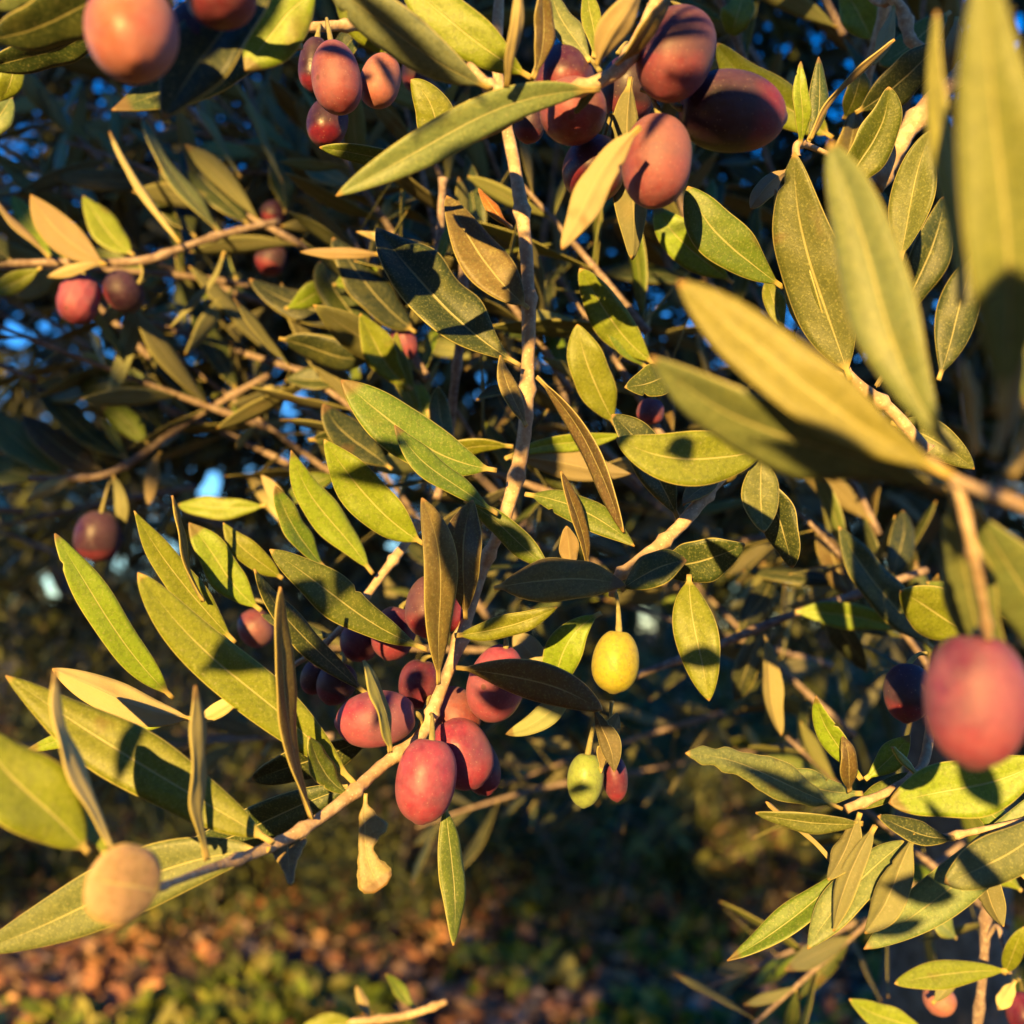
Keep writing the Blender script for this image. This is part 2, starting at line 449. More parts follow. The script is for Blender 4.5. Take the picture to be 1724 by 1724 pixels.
branch('grey green side shoot with upright lance shaped leaves left of the rosy olives',
 [[(706,880,.312,1.4),(672,930,.308,1.3),(637,976,.304,1.2),(590,1040,.30,1.0),(540,1090,.296,.8),(480,1130,.294,.7),(420,1178,.29,.6),(318,1218,.284,.5)]],
 """
 628 966 490 758 64 -12 .30 .29 10 y
 622 1172 428 958 50 -16 .282 .268 24 d
 292 1176 92 898 66 -12 .282 .266 6 y
 396 1082 226 860 60 -10 .286 .275 4 y
 344 1012 290 834 12 -8 .28 .27 66 b
 440 1028 318 880 66 -6 .30 .295 0 y
 476 974 376 880 46 -8 .305 .30 0 y
 546 956 464 818 44 -10 .298 .288 22 g
 326 1210 88 1126 66 -12 .272 .262 14 t u
 424 1184 308 1090 52 6 .285 .278 0 t u
 320 1216 414 1166 30 4 .286 .28 0 t u
 300 1214 36 1270 40 12 .284 .285 0 y
 560 1070 440 1035 34 -6 .30 .31 20 d
 """, group='olive branches', seed=22)

branch('twig from the top edge carrying the largest purple olives and a long pale curved leaf',
 [[(1118,-25,.222,1.5),(1074,70,.224,1.5),(1028,127,.222,1.5),(940,158,.222,1.2),(880,160,.222,1.1),(830,150,.220,1.2),(790,110,.224,.8)]],
 """
 1010 150 566 330 76 30 .220 .214 -4 s t | long pale curved leaf
 744 264 692 134 74 14 .268 .262 6 y
 736 266 538 248 40 -8 .268 .265 -20 g
 880 196 728 268 26 4 .226 .228 -20 t u
 790 240 790 168 30 0 .262 .27 40 g
 828 150 545 -34 96 -8 .219 .208 -24 w
 896 132 670 -40 96 -8 .232 .228 6 y
 852 146 873 -24 24 4 .212 .202 40 t u
 896 132 912 -28 40 10 .228 .224 30 b
 994 104 926 -18 48 -8 .236 .240 20 s
 1000 98 986 -20 38 4 .240 .246 10 y
 1004 110 1082 -24 58 -4 .216 .210 20 t u
 1038 108 1130 -10 30 4 .22 .214 50 b
 1078 214 946 420 62 12 .210 .206 10 t u | tan leaf with wavy edge across the olives
 1062 130 1064 438 70 4 .245 .250 -20 s u
 1020 132 968 190 18 2 .222 .228 10 e
 """, group='olive branches', seed=23)

branch('dark leafy twig across the top left corner behind the orange blushed olive',
 [[(470,-30,.20,1.2),(400,-10,.20,1.2),(300,-40,.20,1.2)],
  [(500,48,.285,1.3),(560,44,.29,1.4),(640,38,.30,1.4),(700,10,.31,1.4)]],
 """
 -30 66 196 -24 96 14 .205 .195 20 d
 -40 120 170 40 60 10 .24 .23 30 d
 510 78 188 186 78 8 .226 .214 26 d
 470 -30 276 198 112 16 .194 .190 34 k
 540 -20 412 120 110 10 .215 .215 14 y
 20 160 -30 240 50 0 .31 .31 10 s
 30 76 0 170 46 -6 .30 .30 0 y
 560 -10 700 110 60 6 .30 .31 10 y
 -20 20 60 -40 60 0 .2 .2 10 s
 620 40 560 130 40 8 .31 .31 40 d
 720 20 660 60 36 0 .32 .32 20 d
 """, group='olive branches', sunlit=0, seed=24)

branch('close blurred twig at the right edge with long golden leaves fanning left and up',
 [[(1760,868,.128,.75),(1690,838,.134,.72),(1608,808,.142,.7),(1560,770,.148,.55)],
  [(1612,812,.142,.7),(1632,900,.141,.65),(1652,1000,.147,.62),(1664,1076,.155,.6)]],
 """
 1602 800 1142 474 124 -22 .142 .150 8 h | broad golden leaf
 1596 826 1096 600 128 -26 .150 .158 -30 s | green leaf with its lower half in shadow
 1606 764 1398 238 128 -20 .152 .162 -10 s t
 1684 700 1660 -90 160 14 .130 .120 4 v
 1620 512 1578 20 44 -6 .145 .145 -30 h
 1644 760 1622 610 26 4 .140 .135 30 t u
 1674 770 1722 590 30 8 .134 .130 40 t u
 1700 800 1745 690 30 8 .13 .128 40 t u
 1604 824 1700 1180 92 18 .158 .172 20 s
 1640 850 1800 1170 130 -14 .156 .172 14 s
 1724 700 1740 300 80 0 .15 .15 20 g
 1700 500 1770 -40 60 10 .135 .13 20 y
 """, group='olive branches', seed=25)

branch('twig with broad speckled leaves between the dark plum olive and the blurred golden leaves',
 [[(1560,760,.262,1.5),(1500,690,.262,1.5),(1450,652,.26,1.4),(1395,600,.26,1.2),(1345,560,.268,1.0)],
  [(1340,262,.262,.9),(1344,242,.262,.9),(1372,250,.27,.7),(1440,280,.275,.7)]],
 """
 1432 640 1338 256 126 -18 .256 .250 -8 e | broad speckled grey green leaf
 1424 620 1306 318 56 -22 .260 .256 -50 e
 1318 484 1158 314 92 -18 .260 .254 16 g
 1408 330 1496 146 76 14 .268 .262 22 g
 1516 440 1568 218 80 -6 .268 .262 -6 e
 1346 244 1348 104 32 2 .262 .256 20 y
 1360 240 1378 96 34 10 .275 .275 20 d
 1362 236 1506 66 11 -14 .262 .25 66 t u
 1402 232 1206 72 76 -14 .305 .300 4 y
 1330 286 1264 352 40 8 .27 .265 10 t u
 1440 190 1586 66 74 8 .29 .285 20 d
 1234 476 1102 346 74 -10 .318 .31 0 y
 1104 614 976 452 74 -12 .31 .30 4 y
 1036 716 972 546 76 -8 .305 .298 6 y
 1090 620 1010 500 40 -10 .312 .308 20 g
 1132 622 1052 652 62 -8 .268 .258 10 g
 1294 756 1038 738 104 -26 .247 .240 6 y
 1142 874 1030 698 74 10 .272 .265 24 d
 1282 766 1286 896 72 4 .248 .242 -10 e
 1262 790 1334 956 66 -14 .262 .262 30 d
 1330 500 1420 600 60 -8 .29 .29 20 g
 1500 560 1590 330 70 10 .30 .295 20 d
 1450 460 1420 300 40 -6 .285 .28 40 b
 1580 640 1640 430 80 0 .29 .29 10 d
 1500 712 1640 790 70 -10 .275 .268 0 e
 1320 560 1290 470 40 0 .29 .29 10 y
 1476 650 1510 600 14 0 .262 .258 20 t u
 """, group='olive branches', seed=26)

branch('short tan twig with paired dark oval leaves above the yellow green olive',
 [[(1260,750,.285,1.5),(1205,812,.275,1.6),(1150,880,.268,1.6),(1095,930,.263,1.5),(1042,970,.262,1.3),(1030,1005,.262,.8)]],
 """
 1100 952 1254 916 84 10 .266 .258 18 d
 1046 994 1156 944 68 -8 .258 .252 -24 d
 1160 968 1194 1180 84 4 .258 .248 4 y
 962 958 954 886 38 0 .27 .265 0 t u
 988 956 944 794 26 6 .265 .258 40 b
 1012 1032 932 1166 72 22 .28 .285 0 y
 940 1136 866 1066 54 -6 .29 .295 0 p u
 966 1166 852 1236 44 -8 .278 .28 0 s u
 1220 800 1150 850 40 4 .272 .268 30 b
 1190 830 1250 770 46 -6 .28 .275 30 b
 1010 1300 1040 1200 40 0 .27 .272 40 b u
 1000 1190 1034 1300 40 -6 .27 .266 20 k u
 """, group='olive branches', seed=27)

branch('leafy spray at the lower right with banded leaf shadows below the blurred red olive',
 [[(1568,1210,.266,1.1),(1552,1290,.258,1.1),(1500,1330,.254,1.0),(1425,1362,.25,1.0)],
  [(1740,1380,.25,.9),(1640,1400,.25,.8),(1545,1412,.25,.8),(1480,1374,.25,.6)]],
 """
 1418 1362 1154 1268 74 12 .250 .244 6 s t chew | leaf with chewed upper edge
 1452 1336 1292 1298 60 -10 .256 .256 14 s
 1450 1312 1374 1172 46 -8 .254 .248 -20 y
 1430 1332 1418 1240 32 4 .25 .246 30 b
 1456 1312 1532 1238 48 4 .262 .26 0 y
 1772 1268 1496 1352 112 -14 .24 .244 -4 y
 1790 1350 1590 1486 92 -20 .240 .236 -10 s
 1760 1310 1454 1598 88 -28 .254 .248 -4 s
 1538 1408 1360 1598 74 14 .256 .252 14 s
 1436 1458 1224 1618 52 -10 .262 .258 20 g
 1448 1368 1394 1482 46 -6 .250 .246 26 s u
 1474 1390 1404 1568 42 8 .248 .244 30 s u
 1452 1386 1272 1368 36 -6 .25 .25 -30 e
 1608 1412 1478 1374 42 -10 .246 .246 26 d
 1540 1404 1456 1572 62 -8 .247 .242 20 s u
 1548 1312 1502 1258 14 0 .25 .244 40 y
 1400 1450 1290 1350 9 4 .27 .262 40 t u
 1730 1480 1664 1422 22 4 .246 .24 40 t u
 1545 1300 1440 1360 40 0 .26 .258 10 g
 1740 1420 1640 1340 50 -6 .26 .262 10 g
 1640 1450 1690 1560 50 0 .27 .27 20 d u
 """, group='olive branches', seed=28)

branch('upright brown twig in the lower right corner with a small folded golden leaf',
 [[(1665,1440,.33,1.4),(1660,1520,.33,1.5),(1656,1620,.33,1.4),(1644,1740,.33,1.4)],
  [(1658,1590,.33,.7),(1680,1560,.325,.7),(1700,1640,.32,.7)]],
 """
 1700 1634 1506 1656 50 6 .318 .31 0 y
 1560 1736 1430 1682 48 -6 .34 .34 0 y
 1690 1640 1724 1560 36 0 .32 .31 10 y
 1710 1650 1680 1700 30 0 .32 .32 10 t u
 1570 1690 1620 1630 30 0 .33 .33 20 s u
 1720 1500 1660 1450 36 0 .33 .33 10 y
 1610 1580 1560 1540 40 4 .36 .36 20 s
 """, group='olive branches', sunlit=0.5, seed=29, mat=M_WOOD)

branch('blurred twig entering at the left edge with a bright tan leaf above two small olives',
 [[(-30,446,.40,1.3),(90,442,.40,1.4),(232,440,.40,1.7),(300,420,.405,1.5),(370,396,.41,1.4),(470,372,.42,1.4)]],
 """
 180 446 52 328 68 -14 .39 .385 0 t u | bright tan leaf showing its underside
 303 410 184 222 15 -6 .40 .395 50 t u
 226 430 140 330 56 -8 .41 .415 20 y
 84 436 -10 330 14 -4 .39 .385 50 t u
 176 446 78 466 22 4 .39 .39 20 t u
 70 450 -20 492 40 -4 .385 .38 0 y
 120 440 20 330 50 -8 .41 .42 20 y
 370 394 240 200 30 -10 .42 .42 60 s
 405 300 330 180 14 4 .44 .44 55 s u
 476 308 398 140 13 4 .43 .43 55 s u
 378 424 286 552 12 -8 .41 .41 55 s u
 236 470 176 680 34 -10 .42 .42 30 s u
 330 400 270 300 60 -6 .43 .44 40 d
 420 380 310 250 60 -8 .44 .45 40 d
 480 360 470 250 50 0 .45 .45 40 d
 20 440 -60 380 50 0 .4 .4 30 d
 """, group='olive branches', sunlit=0, seed=30, mat=M_WOOD)

branch('blurred red brown twig at left centre with knobbly sunlit nodes',
 [[(50,806,.44,1.0),(120,806,.44,1.3),(180,798,.44,1.5),(235,768,.442,1.5),(300,720,.445,1.4),(380,672,.45,1.3),(452,632,.455,1.3)]],
 """
 250 748 170 684 50 6 .44 .44 0 y
 215 772 60 650 50 -8 .445 .45 30 d
 120 806 44 846 26 4 .44 .44 0 t u
 212 768 165 700 16 0 .44 .44 40 e
 190 800 205 900 26 -4 .43 .43 30 s u
 270 760 250 850 26 6 .44 .44 30 t u
 170 790 40 700 60 -8 .45 .455 30 b
 110 800 -20 690 70 -8 .45 .455 30 s
 350 690 250 560 50 -8 .46 .465 40 d
 400 660 330 500 50 -8 .46 .465 40 d
 440 640 470 690 30 0 .46 .46 0 t u
 60 806 -40 780 60 0 .45 .45 30 s
 270 740 190 620 60 -4 .455 .46 40 d
 476 884 416 800 28 6 .44 .44 0 t u
 """, group='olive branches', sunlit=0, seed=31, mat=M_WOOD)

branch('pair of purple grey upright twigs behind the big dark leaf at the centre',
 [[(746,300,.345,1.2),(738,420,.345,1.2),(720,520,.345,1.1)],
  [(778,400,.335,1.2),(780,470,.335,1.5),(776,560,.34,1.4),(764,660,.345,1.4),(755,760,.35,1.3),(735,840,.35,1.2)]],
 """
 760 428 600 390 26 -4 .34 .335 20 t u
 640 428 506 424 22 0 .345 .34 20 t u
 694 656 606 528 62 -10 .35 .34 6 y
 706 700 668 560 40 -12 .355 .35 20 y
 720 760 702 640 46 0 .36 .36 10 y
 758 770 738 650 44 -6 .33 .33 30 d
 560 480 640 450 40 0 .37 .37 10 y
 480 520 560 480 46 0 .38 .38 10 y
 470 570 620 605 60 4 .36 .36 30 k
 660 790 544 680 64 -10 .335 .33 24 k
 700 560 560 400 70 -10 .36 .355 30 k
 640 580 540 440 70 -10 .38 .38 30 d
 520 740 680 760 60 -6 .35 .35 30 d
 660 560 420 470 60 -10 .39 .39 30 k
 770 340 740 450 20 0 .34 .335 20 y
 720 690 800 860 50 10 .34 .34 30 d
 450 850 300 850 44 -6 .36 .36 10 y
 570 800 480 850 40 6 .37 .37 30 g
 490 870 440 800 30 0 .36 .36 0 t u
 600 650 480 640 40 4 .39 .39 30 d
 """, group='olive branches', sunlit=0.3, seed=32, mat=M_WOOD)

branch('thin purple brown twig crossing the shaded gap right of the yellow green olive',
 [[(1068,1138,.37,1.2),(1130,1116,.37,1.25),(1200,1090,.372,1.3),(1330,1036,.375,1.3),(1460,994,.38,1.3),(1560,960,.385,1.3)]],
 """
 1334 1030 1514 1058 52 -8 .365 .36 0 y
 1288 1068 1316 1238 38 4 .36 .355 26 b u
 1570 1092 1412 886 70 -10 .345 .335 24 d
 1644 1066 1516 994 100 -4 .31 .30 -8 y | broad yellow folded leaf
 1700 1040 1560 980 50 0 .34 .34 10 g
 1440 1010 1380 880 50 -6 .39 .4 30 b
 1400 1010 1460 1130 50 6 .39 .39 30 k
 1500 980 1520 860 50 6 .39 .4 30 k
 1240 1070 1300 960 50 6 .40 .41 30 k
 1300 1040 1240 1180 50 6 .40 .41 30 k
 """, group='olive branches', sunlit=0.35, seed=33, mat=M_WOOD)

branch('blurred orange brown twig tip with a green leaf at the bottom edge',
 [[(560,1722,.40,1.2),(620,1718,.40,1.4),(690,1708,.40,1.4),(752,1686,.40,1.0)]],
 """
 600 1722 500 1745 50 4 .40 .40 0 y
 700 1700 650 1640 24 0 .42 .42 10 g
 622 1715 600 1660 20 0 .42 .42 20 t u
 """, group='olive branches', seed=34, mat=M_TWIG)

branch('knobbly tan twig and grey shoot in the top right behind the small upright leaf',
 [[(1478,-30,.30,1.5),(1520,20,.30,1.7),(1535,70,.298,1.6),(1575,92,.296,1.3)],
  [(1452,-20,.315,1.0),(1480,4,.31,1.1),(1515,-4,.305,1.0)],
  [(1625,120,.285,2.4),(1560,180,.282,2.4),(1510,250,.28,2.3),(1474,318,.28,2.2)],
  [(1490,10,.33,1.6),(1465,110,.335,1.6),(1430,230,.34,1.5)]],
 """
 1506 8 1470 110 30 -4 .30 .295 10 p u
 1470 70 1410 -20 70 6 .34 .34 10 y
 1250 -10 1234 60 60 0 .35 .35 10 y
 1600 20 1480 110 60 -4 .32 .315 20 g
 1420 200 1450 116 46 4 .30 .295 30 g
 1610 30 1600 120 30 0 .30 .30 20 t u
 1400 330 1440 180 60 8 .31 .305 30 b
 """, group='olive branches', seed=35)

# ------------------------------------------------------------------ olives
OLIVE_MESH = {}
def olive_mesh(rnd, rx, rz, wrinkle=0.0):
    me = bpy.data.meshes.new('olive')
    nz, na = 28, 36
    verts, faces, uvs = [], [], []
    ex = rnd.uniform(2.05, 2.35); egg = rnd.uniform(-.06, .10); lean = rnd.uniform(-.05, .05)
    ph = [rnd.random() * 6.3 for _ in range(6)]
    for i in range(nz + 1):
        a = pi * i / nz
        z = -cos(a); r = (max(0, 1 - abs(z) ** ex)) ** (1 / ex) if 0 < i < nz else 0
        r *= 1 + egg * z
        zz = z * rz
        if z < -.93: zz += rz * .9 * (abs(z) - .93)          # dimple where the stalk enters
        if z > .985: zz += rz * .035                          # little point at the tip
        for k in range(na):
            th = 2 * pi * k / na
            d = 1 + .012 * sin(2 * th + ph[0] + z) + .01 * sin(3 * th + ph[1] + 2 * z)
            if wrinkle: d += wrinkle * (.5 * sin(7 * th + 3 * z + ph[2]) * sin(5 * z + 2 * th + ph[3]) + .5 * sin(11 * th - 4 * z + ph[4]))
            verts.append((r * rx * d * cos(th) + lean * rx * (1 - z * z), r * rx * d * sin(th), zz)); uvs.append((k / na, i / nz))
    for i in range(nz):
        for k in range(na):
            k2 = (k + 1) % na
            faces.append((i * na + k, i * na + k2, (i + 1) * na + k2, (i + 1) * na + k))
    me.from_pydata(verts, [], faces)
    uvl = me.uv_layers.new(name='UVMap')
    for lp in me.loops: uvl.data[lp.index].uv = uvs[lp.vertex_index]
    me.materials.append(M_OLIVE)
    me.polygons.foreach_set('use_smooth', [True] * len(faces)); me.validate(); me.update()
    return me

SKIN = dict(r=(.30, .040, .085, .77), p=(.14, .024, .050, .95), d=(.026, .009, .021, 1), k=(.020, .006, .012, 1),  # plum d is darkened to stand in for shade
            o=(.42, .15, .085, .4), w=(.21, .032, .085, .80), y=(.36, .325, .022, 0), g=(.24, .32, .07, 0), m=(.215, .055, .052, .74), b=(.085, .024, .033, .93))

def olive(label, px, py, w, h, ang, d, skin, stalk=None, tilt=None, wrinkle=0.0, seed=0, cat='olive'):
    """ang: degrees the tip swings from straight down, clockwise seen from the camera; tilt: tip towards the camera"""
    rnd = random.Random(seed + int(px * 3 + py))
    tilt = rnd.uniform(-15, 30) if tilt is None else tilt
    rx = w / 2 * d / F; rz = h / 2 * d / F / max(.75, cos(radians(tilt)))
    me = olive_mesh(rnd, rx, rz, wrinkle)
    o = link('olive', me, None, at(px, py, d))
    a = radians(ang); t = radians(tilt)
    z = ((-UP * cos(a) - RIGHT * sin(a)) * cos(t) - FWD * sin(t)).normalized()
    x = z.orthogonal().normalized(); x = Quaternion(z, rnd.random() * 6.3) @ x; y = z.cross(x)
    o.rotation_euler = Matrix((x, y, z)).transposed().to_euler()
    o.color = SKIN[skin]
    tag(o, label, cat, 'olives on the branches')
    bpy.context.view_layer.update()
    if d < .31 and skin not in 'dk': SUNLIT.extend((o.location.copy(), o.location + x * rx, o.location - x * rx, o.location + y * rx, o.location - y * rx))
    top = o.location - z * rz * .93
    if stalk is None:
        end = top - z * .008 + FWD * .004
    else:
        end = at(stalk[0], stalk[1], stalk[2])
    mid = (top + end) / 2 - z * (end - top).length * .22
    bm = bmesh.new()
    inv = o.matrix_world.inverted()
    path = smooth_path([(inv @ (top + z * .0015), .0005), (inv @ (top - z * .0006), .0008), (inv @ mid, .0004), (inv @ end, .0006)], 5)
    tube(bm, path, 8, .06, rnd)
    bm_obj('stalk', bm, M_STALK, o)
    return o

olive('rosy olive in sharp focus, lowest of the central cluster', 717, 1313, 102, 140, 8, .254, 'r', (722, 1205, .268), 10)
olive('purple olive with a disc of shadow, tucked behind the lowest rosy olive', 776, 1268, 104, 124, -28, .270, 'r', (716, 1205, .270), 8)
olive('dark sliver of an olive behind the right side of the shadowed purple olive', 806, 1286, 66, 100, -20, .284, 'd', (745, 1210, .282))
olive('small orange pink olive wedged above the shadowed purple olive', 766, 1202, 82, 82, -35, .276, 'm', (716, 1195, .272), 30)
olive('plump rosy olive lying on its side with a thin leaf across it', 634, 1210, 96, 136, 84, .262, 'r', (706, 1225, .266), 4)
olive('red purple olive behind the tan stem above the sideways rosy olive', 706, 1152, 70, 84, 10, .280, 'p', (738, 1110, .277))
olive('red orange olive half covered by a brown leaf right of the tan stem', 836, 1150, 96, 134, 14, .270, 'r', (848, 1060, .27))
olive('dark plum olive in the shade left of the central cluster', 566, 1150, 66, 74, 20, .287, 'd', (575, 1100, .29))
olive('dark red olive under the long lit leaf left of the fruit cluster', 606, 1080, 68, 68, 20, .295, 'p', (620, 1030, .30))
olive('maroon olive beside the upright brown leaf, left of the red striped one', 664, 1066, 74, 90, 15, .288, 'p', (690, 1010, .29))
olive('pinkish purple olive behind the tall brown leaf near the centre', 722, 1020, 78, 100, 5, .278, 'b', (760, 960, .28))
olive('scarlet edged olive between the two tall brown leaves', 764, 1020, 40, 80, 5, .280, 'r', (785, 960, .28))
olive('yellow green olive hanging from the short tan twig', 1037, 1113, 80, 106, 6, .252, 'y', (1036, 1000, .258), 6)
olive('small pale green olive hanging alone at lower centre', 986, 1313, 62, 90, 6, .272, 'g', (1010, 1190, .28), 8)
olive('small purple olive half behind a drooping leaf, next to the pale green olive', 1035, 1310, 44, 78, -6, .278, 'p', (1030, 1180, .28))
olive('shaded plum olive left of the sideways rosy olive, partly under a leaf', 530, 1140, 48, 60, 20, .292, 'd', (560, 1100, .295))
olive('blurred orange olive with a dark shaded back at left centre', 432, 1058, 66, 58, 60, .35, 'm', (430, 1010, .36))
olive('blurred dark purple olive with one red patch at the left', 166, 902, 76, 86, 10, .42, 'd', (188, 810, .43))
olive('wrinkled red olive hanging under the left twig', 133, 503, 66, 84, 8, .395, 'r', (110, 448, .40), 10, .05)
olive('round dull purple olive beside the wrinkled red one', 208, 491, 74, 62, 60, .40, 'd', (236, 445, .40))
olive('blurred blue black olive under the end of the left twig', 456, 436, 52, 56, 20, .46, 'k', (455, 380, .46))
olive('blurred blue black olive sitting on the end of the left twig', 461, 360, 44, 44, 10, .455, 'k', (470, 330, .455))
olive('large blurred orange pink olive in the top left corner', 223, 56, 154, 146, -20, .172, 'o', (250, -60, .18), 40)
olive('almost black olive between the orange pink olive and the top edge', 330, 62, 92, 112, -10, .196, 'k', (340, -40, .2), 10)
olive('rosy brown olive with a bright point, cut by the top edge', 372, -8, 118, 88, -10, .184, 'b', (380, -70, .19), 20)
olive('orange red olive of the upper left trio, crossed by a shadow', 567, 130, 84, 126, -10, .262, 'm', (552, 46, .28), 8)
olive('orange olive at the right of the upper left trio', 640, 136, 68, 92, 14, .270, 'o', (620, 46, .285), 8)
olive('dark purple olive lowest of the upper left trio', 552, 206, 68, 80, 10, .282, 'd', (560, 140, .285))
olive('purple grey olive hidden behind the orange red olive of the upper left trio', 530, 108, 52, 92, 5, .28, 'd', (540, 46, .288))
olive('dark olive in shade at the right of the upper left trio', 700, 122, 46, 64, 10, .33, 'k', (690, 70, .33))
olive('mauve olive with leaf shadows at the left of the large top cluster', 950, 132, 104, 96, 10, .240, 'b', (1010, 120, .232), 30)
olive('tan pink olive behind the long pale leaf in the top cluster', 964, 186, 112, 96, 30, .236, 'm', (1022, 134, .226), 30)
olive('large brown olive with a crimson flank and striped shadows, topmost of the top cluster', 1138, 92, 128, 160, 20, .226, 'b', (1090, 10, .226), 10)
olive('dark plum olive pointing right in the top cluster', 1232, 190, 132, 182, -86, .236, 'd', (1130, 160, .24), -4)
olive('pinkish olive with a crimson tip, lowest of the top cluster', 1104, 272, 118, 156, 6, .228, 'm', (1080, 150, .232), 8)
olive('shaded brown olive behind the tan leaf in the top cluster', 1002, 284, 106, 104, 15, .246, 'b', (1030, 190, .246), 20)
olive('dusky olive peeping out at the far left of the top cluster', 892, 208, 52, 64, 10, .262, 'd', (930, 150, .255))
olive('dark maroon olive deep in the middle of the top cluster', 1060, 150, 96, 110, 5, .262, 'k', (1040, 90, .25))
olive('small red shrivelled olive behind the big dark leaf', 680, 570, 40, 70, -20, .365, 'r', (672, 520, .365), 0, .05)
olive('large blurred crimson olive at the right edge', 1642, 1178, 164, 224, 4, .158, 'w', (1664, 1076, .155), 6)
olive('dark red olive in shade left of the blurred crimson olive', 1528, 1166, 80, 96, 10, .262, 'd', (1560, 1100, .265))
olive('pink olive mostly hidden behind the golden blurred leaves', 1364, 608, 66, 66, -30, .29, 'r', (1394, 590, .275), 20)
olive('pink grey olive showing through above the shadow spotted leaf', 1096, 692, 46, 44, 10, .31, 'p', (1100, 640, .32))
olive('peach olive at the bottom edge right of the lower right twig', 1582, 1684, 56, 50, 30, .345, 'o', (1600, 1640, .34))
olive('red olive cut by the lower right corner', 1722, 1704, 56, 60, 10, .335, 'r', (1715, 1650, .33))

for k in ((105,400,.387),(305,716,.445),(178,918,.415),(236,440,.40),(470,470,.42),(330,330,.43),(225,190,.212),(330,855,.365)):
    SUNLIT.append(at(*k))
# ------------------------------------------------------------------ blurred branches further into the tree
# gaps in the foliage where the evening sky comes through: direction (px, py) and size
HOLES = [(20,560,46),(15,745,30),(70,520,20),(350,815,52),(285,930,30),(430,800,22),(95,985,52),(500,690,34),(1085,1045,46),(895,565,26),(815,660,30),(1120,1150,12),(30,260,12),(660,920,26),(1050,1255,10),(20,620,24),(200,935,30)]
HV = [((at(x, y, 1) - CAM).normalized(), .40 * r / F) for x, y, r in HOLES]
def in_hole(p):
    d = (p - CAM).normalized()
    return any((d - h).length < r for h, r in HV)
LIB = []
def lib_leaf(k):
    rnd = random.Random(500 + k)
    n = 12; L = 1.0
    bow = rnd.uniform(-.10, .16); side = rnd.uniform(-.06, .06); tw = rnd.uniform(-.5, .5)
    C = [Vector((side * sin(pi * i / n), i / n, -bow * (i / n) ** 2 + 0.0)) for i in range(n + 1)]
    Wd, Nd = [], []
    for i in range(n + 1):
        T = (C[min(i + 1, n)] - C[max(i - 1, 0)]).normalized(); q = Quaternion(T, tw * (i / n - .3))
        N = q @ Vector((0, 0, 1)); W = T.cross(N).normalized(); Wd.append(W); Nd.append(W.cross(T).normalized())
    return leaf_shape(C, Wd, Nd, rnd.uniform(.072, .115), rnd, fold=rnd.uniform(.05, .3), curl=rnd.uniform(-.25, -.05), wave=.06,
                      cols=4, thick=.005, petiole=.012, m=rnd.uniform(.45, .58))
for k in range(9): LIB.append(lib_leaf(k))
BACK_LEAVES = []

def deep_branch(label, px, py, d, ang, L, pairs, seed, tone='d', slope=0.0, leaf=(.034, .055), group='shaded olive branches inside the tree', rad=1.2, name='olive_branch'):
    """twig starting at a point of the tree, running at ang degrees (0 right, 90 up) for L metres with opposite leaf pairs"""
    rnd = random.Random(seed)
    p0 = at(px, py, d); a = radians(ang)
    T = (RIGHT * cos(a) + UP * sin(a) + FWD * slope).normalized()
    root = thing(name, p0, label, 'branch', group)
    sag = rnd.uniform(-.10, .10) * L
    S = T.cross(FWD).normalized()
    pts = [(T * (L * t) + S * (sag * t * t) + Vector((0, 0, -.05 * L * t * t)), rad * .001 * (1.25 - .7 * t)) for t in [0, .2, .4, .6, .8, 1]]
    bm = bmesh.new(); path = smooth_path(pts, 4); tube(bm, path, 7, .12, rnd)
    bm_obj('stem', bm, M_WOOD, root)
    nP = len(path)
    for i in range(pairs):
        t = (i + .6) / pairs; k = min(nP - 2, int(t * (nP - 1)))
        p = path[k][0]; Ts = (path[k + 1][0] - path[k][0]).normalized()
        base = Quaternion(Ts, i * pi / 2 + rnd.uniform(-.4, .4)) @ Ts.orthogonal().normalized()
        for s in (-1, 1):
            if rnd.random() < .1 or in_hole(p0 + p): continue
            out = base * s; op = radians(rnd.uniform(30, 75))
            v = (Ts * cos(op) + out * sin(op) + Vector((0, 0, rnd.uniform(-.25, .15)))).normalized()
            nrm = (Ts - v * Ts.dot(v)).normalized()
            nrm = (Quaternion(v, rnd.uniform(-.7, .7)) @ nrm).normalized()
            x = v.cross(nrm).normalized()
            ln = rnd.uniform(*leaf) * (1 - .35 * t * t)
            if in_hole(p0 + p + v * ln * .5) or in_hole(p0 + p + v * ln): continue
            o = link('leaf', rnd.choice(LIB), root, p)
            M = Matrix((x, v, nrm)).transposed()
            o.rotation_euler = M.to_euler(); o.scale = (ln, ln, ln)
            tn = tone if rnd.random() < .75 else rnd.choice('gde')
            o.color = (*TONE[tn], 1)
            BACK_LEAVES.append(o)
    return root

R = random.Random(77)
